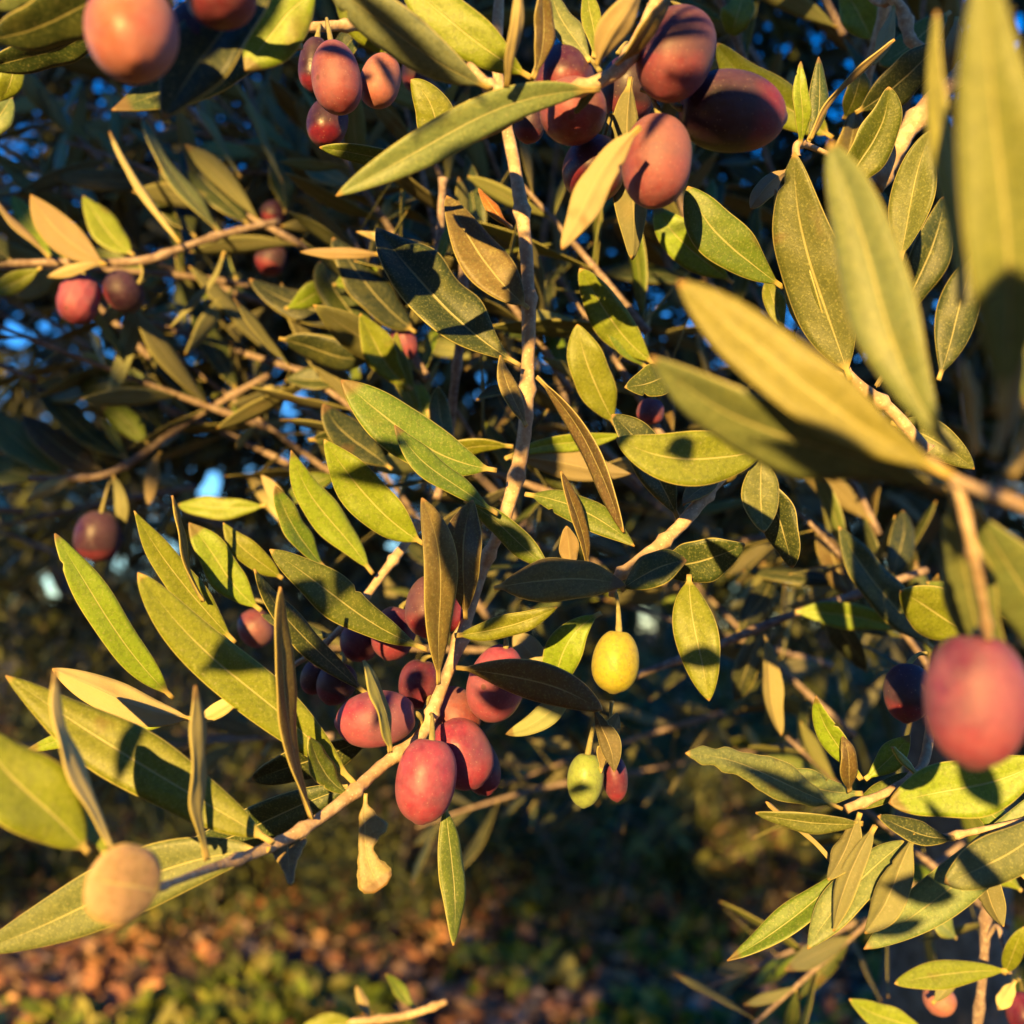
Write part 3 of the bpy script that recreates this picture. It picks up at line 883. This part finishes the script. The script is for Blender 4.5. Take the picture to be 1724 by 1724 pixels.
# hand-placed layout of the twigs behind the sharp ones: (px, py, depth, angle, length, pairs, tone)
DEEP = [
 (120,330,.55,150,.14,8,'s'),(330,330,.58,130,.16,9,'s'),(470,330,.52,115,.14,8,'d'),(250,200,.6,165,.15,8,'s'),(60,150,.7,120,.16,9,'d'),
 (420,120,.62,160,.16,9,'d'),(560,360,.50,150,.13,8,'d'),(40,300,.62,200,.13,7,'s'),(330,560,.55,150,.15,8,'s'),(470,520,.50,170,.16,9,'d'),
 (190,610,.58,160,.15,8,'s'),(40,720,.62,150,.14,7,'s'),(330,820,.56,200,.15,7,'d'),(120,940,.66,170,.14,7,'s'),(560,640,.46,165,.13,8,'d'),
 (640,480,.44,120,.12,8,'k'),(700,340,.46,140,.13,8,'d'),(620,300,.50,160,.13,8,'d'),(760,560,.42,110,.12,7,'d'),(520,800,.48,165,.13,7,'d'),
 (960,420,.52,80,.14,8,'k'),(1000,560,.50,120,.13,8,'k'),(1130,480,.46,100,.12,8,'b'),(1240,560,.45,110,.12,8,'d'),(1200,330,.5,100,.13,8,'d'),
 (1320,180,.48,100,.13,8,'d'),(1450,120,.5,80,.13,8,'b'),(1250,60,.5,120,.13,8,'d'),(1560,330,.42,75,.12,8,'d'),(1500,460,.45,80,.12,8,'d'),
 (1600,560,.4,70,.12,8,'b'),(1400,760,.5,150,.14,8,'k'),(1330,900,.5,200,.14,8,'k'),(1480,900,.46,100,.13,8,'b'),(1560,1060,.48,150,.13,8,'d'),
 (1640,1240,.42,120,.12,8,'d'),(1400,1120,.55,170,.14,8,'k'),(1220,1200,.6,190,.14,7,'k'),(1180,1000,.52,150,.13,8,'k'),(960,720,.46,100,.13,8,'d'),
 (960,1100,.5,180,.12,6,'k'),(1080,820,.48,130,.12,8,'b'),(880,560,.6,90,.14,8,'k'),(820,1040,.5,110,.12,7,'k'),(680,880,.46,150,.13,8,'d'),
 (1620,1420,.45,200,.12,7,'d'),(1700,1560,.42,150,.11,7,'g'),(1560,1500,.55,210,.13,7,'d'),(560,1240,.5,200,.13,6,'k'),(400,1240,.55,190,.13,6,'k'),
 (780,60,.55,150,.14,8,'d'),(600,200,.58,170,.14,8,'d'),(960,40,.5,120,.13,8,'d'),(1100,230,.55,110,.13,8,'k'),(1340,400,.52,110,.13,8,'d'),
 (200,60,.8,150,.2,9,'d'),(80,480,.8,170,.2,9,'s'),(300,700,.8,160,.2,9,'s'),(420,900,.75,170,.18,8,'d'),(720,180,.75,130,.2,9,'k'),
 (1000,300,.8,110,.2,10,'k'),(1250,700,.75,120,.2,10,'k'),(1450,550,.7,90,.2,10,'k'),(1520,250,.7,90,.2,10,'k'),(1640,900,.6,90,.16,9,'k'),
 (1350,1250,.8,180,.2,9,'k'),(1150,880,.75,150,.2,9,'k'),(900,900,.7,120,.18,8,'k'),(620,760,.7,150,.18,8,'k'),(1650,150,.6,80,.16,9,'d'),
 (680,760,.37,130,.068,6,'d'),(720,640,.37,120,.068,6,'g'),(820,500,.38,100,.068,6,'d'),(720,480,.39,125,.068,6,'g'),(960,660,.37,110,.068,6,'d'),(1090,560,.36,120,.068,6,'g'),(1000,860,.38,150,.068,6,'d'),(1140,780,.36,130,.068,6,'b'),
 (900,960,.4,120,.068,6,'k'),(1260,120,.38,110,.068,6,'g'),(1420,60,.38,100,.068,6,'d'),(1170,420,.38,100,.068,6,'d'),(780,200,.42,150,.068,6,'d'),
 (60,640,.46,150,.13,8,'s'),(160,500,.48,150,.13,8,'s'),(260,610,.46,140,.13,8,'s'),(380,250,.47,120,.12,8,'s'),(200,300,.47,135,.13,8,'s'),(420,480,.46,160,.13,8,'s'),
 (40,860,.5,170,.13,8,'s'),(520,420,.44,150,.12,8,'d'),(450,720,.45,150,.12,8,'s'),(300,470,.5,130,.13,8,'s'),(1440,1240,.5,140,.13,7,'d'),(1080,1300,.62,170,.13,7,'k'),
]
for i, (px, py, d, a, L, n, tn) in enumerate(DEEP):
    lab = ('dark blurred olive twig behind the twig with the bright tan leaf' if px < 600 and py < 420 else
           'dark blurred olive twig near the knobbly red brown twig at left' if px < 600 and py < 1000 else
           'dark blurred olive twig in the gap below the rosy olives' if px < 700 else
           'dark blurred olive twig behind the long pale leaf near the top' if px < 1010 and py < 500 else
           'dark blurred olive twig behind the upright central branch' if px < 1010 else
           'dark blurred olive twig behind the plum olive in the top right' if py < 400 else
           'dark blurred olive twig behind the golden blurred leaves' if py < 860 else
           'dark blurred olive twig in the hollow right of the yellow green olive' if py < 1380 else
           'dark blurred olive twig behind the leafy spray at lower right')
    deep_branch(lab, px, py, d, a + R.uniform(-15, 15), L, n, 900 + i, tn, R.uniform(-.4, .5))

# ------------------------------------------------------------------ leaf clouds for crowns further back
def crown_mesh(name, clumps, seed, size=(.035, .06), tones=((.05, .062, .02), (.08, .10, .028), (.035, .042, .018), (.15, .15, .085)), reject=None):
    """clumps: (centre Vector, radius vector, number of leaves); leaves grow in short sprays"""
    rnd = random.Random(seed)
    verts, faces, cols_ = [], [], []
    for c, r, n in clumps:
        sprays = max(1, n // 12)
        for s in range(sprays):
            while True:
                q = Vector((rnd.uniform(-1, 1), rnd.uniform(-1, 1), rnd.uniform(-1, 1)))
                if q.length <= 1: break
            q = q * (q.length ** -.25 if q.length > .1 else 1)
            p = c + Vector((q.x * r.x, q.y * r.y, q.z * r.z))
            ax = (q + Vector((rnd.uniform(-.8, .8), rnd.uniform(-.8, .8), rnd.uniform(-.9, .5)))).normalized()
            tone = rnd.choice(tones)
            for k in range(12):
                b = p + ax * (k // 2) * .022 * size[1] / .05
                out = Quaternion(ax, (k % 2) * pi + (k // 2) * 1.57 + rnd.uniform(-.4, .4)) @ ax.orthogonal().normalized()
                v = (ax * .7 + out + Vector((0, 0, rnd.uniform(-.3, .1)))).normalized()
                w = v.cross(Vector((rnd.uniform(-1, 1), rnd.uniform(-1, 1), rnd.uniform(-1, 1)))).normalized()
                nn = v.cross(w)
                L = rnd.uniform(*size); hw = L * rnd.uniform(.09, .14)
                if reject and (reject(b) or reject(b + v * L * .5) or reject(b + v * L)): continue
                i0 = len(verts)
                verts += [b, b + v * L * .3 + w * hw * .85 + nn * hw * .2, b + v * L * .65 + w * hw * .85 + nn * hw * .2, b + v * L - nn * L * .06,
                          b + v * L * .65 - w * hw * .85 + nn * hw * .2, b + v * L * .3 - w * hw * .85 + nn * hw * .2, b + v * L * .48]
                for a, e in ((0, 1), (1, 2), (2, 3), (3, 4), (4, 5), (5, 0)): faces.append((i0 + a, i0 + e, i0 + 6))
                f = rnd.uniform(.75, 1.3); cols_ += [(tone[0] * f, tone[1] * f, tone[2] * f, 1)] * 7
    me = bpy.data.meshes.new(name)
    me.from_pydata([tuple(v) for v in verts], [], faces)
    at_ = me.color_attributes.new('tone', 'FLOAT_COLOR', 'POINT')
    at_.data.foreach_set('color', [x for c in cols_ for x in c])
    me.materials.append(M_CROWN)
    return me

def trunk_obj(root, base, forks, r0, seed):
    rnd = random.Random(seed)
    bm = bmesh.new()
    top = forks[0]
    tube(bm, smooth_path([(base - root.location - Vector((0, 0, .05)), r0 * 1.35), (base.lerp(top, .35) - root.location + Vector((rnd.uniform(-.04, .04), 0, 0)), r0), (top - root.location, r0 * .72)], 8), 14, .10, rnd)
    t = bm_obj('trunk', bm, M_BARK, root)
    for f in forks[1:]:
        bm = bmesh.new()
        m = top.lerp(f, .5) + Vector((rnd.uniform(-.06, .06), rnd.uniform(-.06, .06), .06))
        tube(bm, smooth_path([(top - root.location - Vector((0, 0, .04)), r0 * .6), (m - root.location, r0 * .36), (f - root.location, r0 * .16)], 6), 10, .12, rnd)
        bm_obj('limb', bm, M_BARK, root)

def tree(label, base, forks, clumps, r0, seed, size=(.035, .06), group=None, tones=None, reject=in_hole):
    root = thing('olive_tree', base, label, 'tree', group)
    trunk_obj(root, base, forks, r0, seed)
    kw = {'tones': tones} if tones else {}
    if reject: kw['reject'] = lambda p: reject(p + base)
    o = link('crown', crown_mesh('crown', [(c - base, r, n) for c, r, n in clumps], seed, size, **kw), root)
    return root

V = Vector
def gz(x, y):
    t = max(0.0, min(1.0, (y - 1.5) / 3.2)); return .52 * t * t * (3 - 2 * t) * .5 + .52 * t * .5 if y > 0 else 0.0
# the tree this fruit grows on: trunk and inner crown behind the twigs, mostly right of the frame
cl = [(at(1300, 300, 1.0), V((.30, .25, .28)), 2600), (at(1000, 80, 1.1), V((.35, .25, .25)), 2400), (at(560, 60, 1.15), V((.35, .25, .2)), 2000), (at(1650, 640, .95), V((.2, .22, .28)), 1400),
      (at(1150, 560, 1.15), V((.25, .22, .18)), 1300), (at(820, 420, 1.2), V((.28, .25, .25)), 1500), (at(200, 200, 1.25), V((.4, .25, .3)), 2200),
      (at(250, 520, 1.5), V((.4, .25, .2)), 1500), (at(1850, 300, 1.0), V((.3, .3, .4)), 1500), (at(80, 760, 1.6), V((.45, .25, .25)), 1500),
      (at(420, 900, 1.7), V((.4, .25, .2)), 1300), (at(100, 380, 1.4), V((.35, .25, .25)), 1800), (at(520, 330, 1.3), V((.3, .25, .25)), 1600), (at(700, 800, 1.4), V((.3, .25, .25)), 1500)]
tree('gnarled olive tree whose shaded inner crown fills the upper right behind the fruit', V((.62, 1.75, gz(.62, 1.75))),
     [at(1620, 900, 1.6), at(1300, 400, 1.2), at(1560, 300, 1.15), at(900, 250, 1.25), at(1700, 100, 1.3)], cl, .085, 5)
# neighbours beyond
FAR = {0: 'at the left', 1: 'left of centre', 2: 'near the middle', 3: 'at the right', 4: 'far off at the left', 5: 'far off at the right', 6: 'far off left of centre', 7: 'far off near the middle'}
far = [(-1.9, 4.6, .85, .95, 3600), (-.6, 4.3, .55, .7, 2600), (.4, 4.9, .8, 1.0, 4200), (1.9, 4.5, .9, 1.05, 3600), (-3.4, 6.5, 1.5, 1.3, 2600), (3.6, 6.5, 1.6, 1.3, 2600), (-.9, 7.5, 1.5, 1.3, 2600), (1.2, 8.0, 1.5, 1.3, 2600)]
for i, (x, y, h, r, n) in enumerate(far):
    zb = gz(x, y); c = V((x, y, h + zb))
    rr = random.Random(60 + i)
    cls = []
    for k in range(7):
        a = k * 2 * pi / 7
        cls.append((c + V((cos(a) * r * .55, sin(a) * r * .45, rr.uniform(-.75, .15) * r)), V((r * .5, r * .45, r * .42)), n // 3))
    HL = 'dark blurred olive tree beyond the bare ground, ' + FAR[i]
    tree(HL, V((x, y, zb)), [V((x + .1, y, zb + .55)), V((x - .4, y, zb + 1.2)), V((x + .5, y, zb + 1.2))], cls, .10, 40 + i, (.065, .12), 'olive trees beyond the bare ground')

# low dark bushes between the tree and the open ground
for i, (x, y, h, r) in enumerate([(-1.35, 2.95, .34, .36), (-.8, 2.85, .30, .34), (-.3, 2.9, .34, .38), (.2, 2.8, .30, .36), (.7, 2.9, .36, .4), (1.25, 2.85, .34, .4), (-1.1, 3.5, .40, .45), (-.35, 3.45, .42, .5), (.4, 3.5, .42, .5), (1.2, 3.5, .42, .5), (1.75, 3.2, .4, .45)]):
    b = V((x, y, gz(x, y))); rr = random.Random(300 + i)
    root = thing('bush', b, 'low dark bush growing in the shade beyond the olive fruit, out of focus', 'bush', 'low bushes behind the olive tree')
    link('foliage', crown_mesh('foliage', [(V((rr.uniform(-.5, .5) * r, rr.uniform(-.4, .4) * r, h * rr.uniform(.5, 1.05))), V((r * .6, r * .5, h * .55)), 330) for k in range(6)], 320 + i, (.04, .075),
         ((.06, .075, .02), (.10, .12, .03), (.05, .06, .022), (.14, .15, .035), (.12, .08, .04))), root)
    bm = bmesh.new()
    for k in range(5):
        a = k * 1.26
        tube(bm, smooth_path([(V((cos(a) * .02, sin(a) * .02, -.03)), .012), (V((cos(a) * r * .3, sin(a) * r * .3, h * .6)), .008), (V((cos(a) * r * .6, sin(a) * r * .5, h * 1.1)), .004)], 4), 7, .12, rr)
    bm_obj('stems', bm, M_BARK, root)

# ------------------------------------------------------------------ ground
bm = bmesh.new()
def axis(lo, hi, near, n):
    out = [near * (k / n) for k in range(-n, n + 1)]
    q = near
    while q < hi: q *= 1.35; out.append(q); out.insert(0, -q)
    return out
xs = axis(-150, 150, 6.0, 48); ys = axis(-150, 150, 6.0, 48)
rows = [[bm.verts.new((x, y, gz(x, y) + (.018 * sin(x * 3.1 + y * 1.7) + .012 * sin(x * 7.3 - y * 5.1) if 1 < y < 8 else 0))) for x in xs] for y in ys]
for A, B in zip(rows, rows[1:]):
    for k in range(len(xs) - 1): bm.faces.new((A[k], A[k + 1], B[k + 1], B[k]))
g = bm_obj('ground', bm, M_SOIL); struct(g)

def scatter(name, n, seed, region, size, tones, mat, flat=.5, stand=0.0, aspect=.35):
    rnd = random.Random(seed)
    verts, faces, cl_ = [], [], []
    for i in range(n):
        x, y = region(rnd)
        L = rnd.uniform(*size); hw = L * aspect * rnd.uniform(.6, 1.2)
        a = rnd.random() * 2 * pi
        v = V((cos(a), sin(a), rnd.uniform(-.3, flat) + stand)).normalized()
        w = v.cross(V((rnd.uniform(-1, 1), rnd.uniform(-2.2, .5), 1))).normalized(); nn = w.cross(v)
        b = V((x, y, gz(x, y) + .012 + max(0, -v.z) * L + rnd.random() * .02))
        i0 = len(verts); cu = rnd.uniform(-.2, .25) * L
        verts += [b, b + v * L * .3 + w * hw + nn * cu, b + v * L * .7 + w * hw * .8 + nn * cu, b + v * L + nn * cu * .4, b + v * L * .7 - w * hw * .8 + nn * cu, b + v * L * .3 - w * hw + nn * cu, b + v * L * .5]
        for p, q in ((0, 1), (1, 2), (2, 3), (3, 4), (4, 5), (5, 0)): faces.append((i0 + p, i0 + q, i0 + 6))
        t = rnd.choice(tones); f = rnd.uniform(.7, 1.3); cl_ += [(t[0] * f, t[1] * f, t[2] * f, 1)] * 7
    me = bpy.data.meshes.new(name)
    me.from_pydata([tuple(v) for v in verts], [], faces)
    at_ = me.color_attributes.new('tone', 'FLOAT_COLOR', 'POINT'); at_.data.foreach_set('color', [x for c in cl_ for x in c])
    me.materials.append(mat)
    return link(name, me)

def reg(rnd):
    y = 1.6 + rnd.random() ** 1.4 * 4.2
    return rnd.uniform(-.62, .62) * y * 1.1, y
lit = scatter('dry_leaf_litter', 17000, 8, reg, (.025, .06), ((.46, .22, .10), (.54, .31, .15), (.27, .12, .07), (.40, .27, .19), (.14, .09, .07), (.38, .17, .08)), M_LITTER)
struct(lit, 'stuff', 'fallen brown and orange leaves scattered over the bare ground', 'leaf litter')
rg = random.Random(3)
patches = [(rg.uniform(-.6, .6), 1.9 + rg.random() ** 1.6 * 2.6, rg.uniform(.06, .2)) for _ in range(60)]
def wreg(rnd):
    sx, y, r = rnd.choice(patches)
    a = rnd.random() * 6.3; q = r * rnd.random() ** .6
    return sx * y + cos(a) * q, y + sin(a) * q
wd = scatter('ground_weeds', 3600, 9, wreg, (.03, .08), ((.15, .20, .02), (.20, .23, .03), (.09, .13, .02), (.28, .26, .06)), M_WEED, .9, .45, .3)
struct(wd, 'stuff', 'low green weeds growing in patches between the fallen leaves', 'weeds')

# ------------------------------------------------------------------ unseen foliage shaped to block the low sun where shade is wanted
def sun_back(p, s): return p - SUND * s
YB = -1.7
def onplane(p): return p - SUND * ((p.y - YB) / SUND.y)
shade_r = random.Random(12)
cls = []
win = onplane(at(760, 760, .27))
CELL = .012
lit_cells = set()
for p in SUNLIT:
    q = onplane(p); lit_cells.add((round(q.x / CELL), round(q.z / CELL)))
def blocks(q, r):
    qq = onplane(q); n = int(r / CELL) + 1
    cx, cz = round(qq.x / CELL), round(qq.z / CELL)
    return any((cx + i, cz + j) in lit_cells for i in range(-n, n + 1) for j in range(-n, n + 1) if i * i + j * j <= n * n)
for k in range(460):
    q = V((shade_r.uniform(-3.8, 1.2), YB + shade_r.uniform(-.5, .5), shade_r.uniform(.35, 4.0)))
    qq = onplane(q)
    r = .24 if math.hypot(qq.x - win.x, qq.z - win.z) > .5 else .09
    if blocks(q, r * .55): continue
    if qq.z < 1.08 and -3.0 < qq.x < -1.45: continue
    if qq.z < 1.12 and qq.x > -1.2 and shade_r.random() < .5: continue
    if qq.x > .1 and shade_r.random() < .4: continue
    cls.append((q, V((r, r * .8, r * .9)), 200 if r > .2 else 60))
for k in range(900):                      # finer sprays round the edge of the gap
    a = shade_r.random() * 6.283; rr_ = shade_r.uniform(.02, .62)
    q = V((win.x + cos(a) * rr_, YB, win.z + sin(a) * rr_)) + SUND * shade_r.uniform(-.3, .3)
    if blocks(q, .03) or (q.z < 1.12 and shade_r.random() < .8): continue
    cls.append((q, V((.06, .06, .06)), 36))
tree('unseen olive tree behind the viewer, its crown shaped to shade the inner branches', V((.75, -2.3, 0)),
     [V((.7, -2.1, 1.1)), V((.75, -1.8, 2.6)), V((-.4, -1.8, 2.3)), V((-1.6, -1.8, 2.6)), V((-2.6, -1.8, 2.2))], cls, .09, 91, (.055, .095), reject=lambda p: blocks(p, .013))

# unseen loose leaves added behind the viewer to throw shadow bands on sharp leaves
TARGETS = [  # px, py, depth, leaf length (m), width (m), angle, distance back along the sun's way
 (945,985,.258,.042,.014,0,.33),(900,1165,.252,.042,.013,-20,.33),(800,930,.262,.034,.013,85,.34),(715,990,.255,.042,.008,85,.33),(735,450,.282,.040,.014,-45,.36),
 (745,312,.216,.022,.0065,48,.28),(645,795,.276,.026,.009,6,.35),(400,1000,.242,.030,.007,-40,.31),(285,1130,.272,.016,.009,20,.34),(225,1262,.226,.016,.0045,80,.29),
 (600,965,.262,.018,.007,60,.33),(690,1065,.266,.014,.006,60,.34),(860,900,.268,.014,.009,-40,.34),(840,1045,.262,.012,.005,40,.33),(785,1055,.262,.010,.003,60,.33),
 (920,785,.31,.016,.012,90,.38),(1145,757,.243,.0075,.0075,20,.31),(1175,1120,.25,.014,.007,0,.32),(1040,520,.30,.020,.0016,35,.37),(1150,400,.314,.018,.0016,10,.38),(1190,440,.314,.018,.0016,40,.38),
 (1545,1335,.243,.014,.005,-60,.31),(1650,1290,.242,.020,.008,-70,.31),(1590,1390,.24,.016,.004,-60,.31),(1640,1450,.24,.020,.006,-50,.31),(1545,1500,.248,.018,.008,-10,.31),(1500,1560,.248,.016,.004,10,.31),
 (1320,1325,.247,.028,.006,-25,.31),(1350,1312,.254,.012,.0015,10,.32),(1390,1330,.254,.012,.0015,10,.32),(975,1335,.27,.009,.004,15,.34),
 (1380,790,.150,.022,.006,-30,.22),(1690,640,.128,.024,.018,85,.20),(815,70,.222,.010,.006,30,.29),(1135,62,.22,.016,.0025,8,.28),(1138,40,.22,.016,.0025,12,.28),(562,82,.257,.013,.004,-10,.33),(645,118,.266,.012,.003,-60,.33),
 (700,85,.214,.034,.0055,-38,.28),(632,1400,.243,.012,.01,0,.32),(1230,190,.23,.024,.013,-5,.30),(330,100,.2,.03,.014,40,.27),(400,80,.22,.04,.013,40,.29),(285,150,.21,.03,.012,60,.28),
 (880,480,.284,.016,.008,60,.35),(1430,190,.268,.02,.007,70,.34),(1180,930,.262,.030,.012,10,.33),(1090,970,.256,.02,.01,15,.33),(500,1130,.25,.016,.006,70,.32),(560,1350,.27,.02,.006,-20,.34),
 (640,1195,.257,.012,.0035,75,.33),(835,1170,.264,.012,.006,-15,.33),(1105,215,.224,.012,.003,60,.29),(870,640,.284,.006,.003,5,.35),(885,395,.288,.006,.002,10,.36),(870,800,.28,.007,.006,0,.35),(1085,800,.268,.018,.009,60,.34),
 (240,100,.168,.012,.007,40,.24),(1000,290,.24,.016,.009,60,.31),(555,1150,.285,.02,.012,20,.35),(600,1075,.29,.02,.012,60,.36),(700,1150,.276,.008,.006,60,.34),
]
rootS = thing('olive_branch', sun_back(at(760, 760, .27), .46), 'unseen olive leaves added outside the frame to throw leaf shadows on the fruit', 'branch')
rs = random.Random(5)
cent = V((0, 0, 0)); pos = []
KEEP = [at(*k) for k in ((1200,540,.149),(1300,620,.148),(1420,700,.146),(1530,770,.144),(1420,330,.158),(1480,450,.156),(1540,580,.154),(1650,100,.122),(1650,250,.124),(1650,380,.125),
        (1650,1130,.148),(1680,1180,.148),(1640,1260,.148),(1610,1180,.15),(205,1470,.171),(650,310,.215),(850,280,.218),(950,230,.219),(717,1300,.25),(1100,260,.222),(220,50,.165),(280,1250,.226),(100,1300,.183),
        (330,1000,.24),(160,1000,.27),(1180,1060,.25),(1037,1113,.247),(1380,400,.25),(1240,400,.256),(1000,300,.208),(760,90,.225))]
for px, py, d, L, w, ang, s in TARGETS:
    pc = sun_back(at(px, py, d), s)
    a = radians(ang)
    e1 = RIGHT - SUND * RIGHT.dot(SUND); e1.normalize(); e2 = SUND.cross(e1).normalized()
    if e2.dot(UP) < 0: e2 = -e2
    v = e1 * cos(a) + e2 * sin(a); x = v.cross(SUND).normalized(); nrm = x.cross(v)
    if d > .135 and any(abs((k - pc).dot(v)) < L * .5 and abs((k - pc).dot(x)) < w * .5 + .0005 and (k - pc).dot(SUND) > 0 for k in KEEP): continue
    p = pc - rootS.location
    o = link('leaf', rs.choice(LIB), rootS, p - v * L * .5)
    o.rotation_euler = Matrix((x, v, nrm)).transposed().to_euler()
    o.scale = (w / .22, L, L); o.color = (*TONE['g'], 1); pos.append(p)
bm = bmesh.new()
for p in pos:                                  # loose shoots laid along the sun's way, inside each added leaf's shadow
    tube(bm, [(p, .0006), (p - SUND * .06, .0008), (p - SUND * .16, .001)], 6, 0, rs)
bm_obj('stem', bm, M_WOOD, rootS)

# ------------------------------------------------------------------ light, sky, camera
w = bpy.data.worlds.new('World'); sc.world = w; w.use_nodes = True
nt = w.node_tree; nt.nodes.clear()
sky = nt.nodes.new('ShaderNodeTexSky'); sky.sky_type = 'NISHITA'; sky.sun_disc = False
S = -SUND
sky.sun_elevation = math.asin(S.z); sky.sun_rotation = math.atan2(S.x, S.y)
sky.altitude = 100; sky.air_density = 1.0; sky.dust_density = .1; sky.ozone_density = 4
bg = nt.nodes.new('ShaderNodeBackground'); bg.inputs[1].default_value = .13
wo = nt.nodes.new('ShaderNodeOutputWorld')
hs = nt.nodes.new('ShaderNodeHueSaturation'); hs.inputs['Saturation'].default_value = 1.25; hs.inputs['Hue'].default_value = .515
nt.links.new(sky.outputs[0], hs.inputs['Color']); nt.links.new(hs.outputs[0], bg.inputs[0]); nt.links.new(bg.outputs[0], wo.inputs[0])
sun = bpy.data.lights.new('sun', 'SUN'); sun.energy = 5; sun.angle = radians(.4); sun.color = (1, .61, .18)
so = link('sun', sun, None, (0, -3, 5)); so.rotation_euler = SUND.to_track_quat('-Z', 'Y').to_euler()

cam = bpy.data.cameras.new('camera'); co = link('camera', cam, None, CAM)
co.rotation_euler = (pi / 2 + PITCH, 0, 0)
cam.sensor_width = 36; cam.lens = 18 / tan(FOV / 2); cam.clip_start = .005; cam.clip_end = 1000
cam.dof.use_dof = True; cam.dof.focus_distance = FOCUS; cam.dof.aperture_fstop = cam.lens / 3.3
sc.camera = co
vs = sc.view_settings; vs.view_transform = 'Standard'; vs.look = 'None'; vs.exposure = 1.5; vs.gamma = 1; vs.use_curve_mapping = False
sc.render.engine = 'CYCLES'
cy = sc.cycles; cy.use_denoising = True; cy.max_bounces = 8; cy.diffuse_bounces = 5; cy.glossy_bounces = 2; cy.transmission_bounces = 3
cy.caustics_reflective = False; cy.caustics_refractive = False
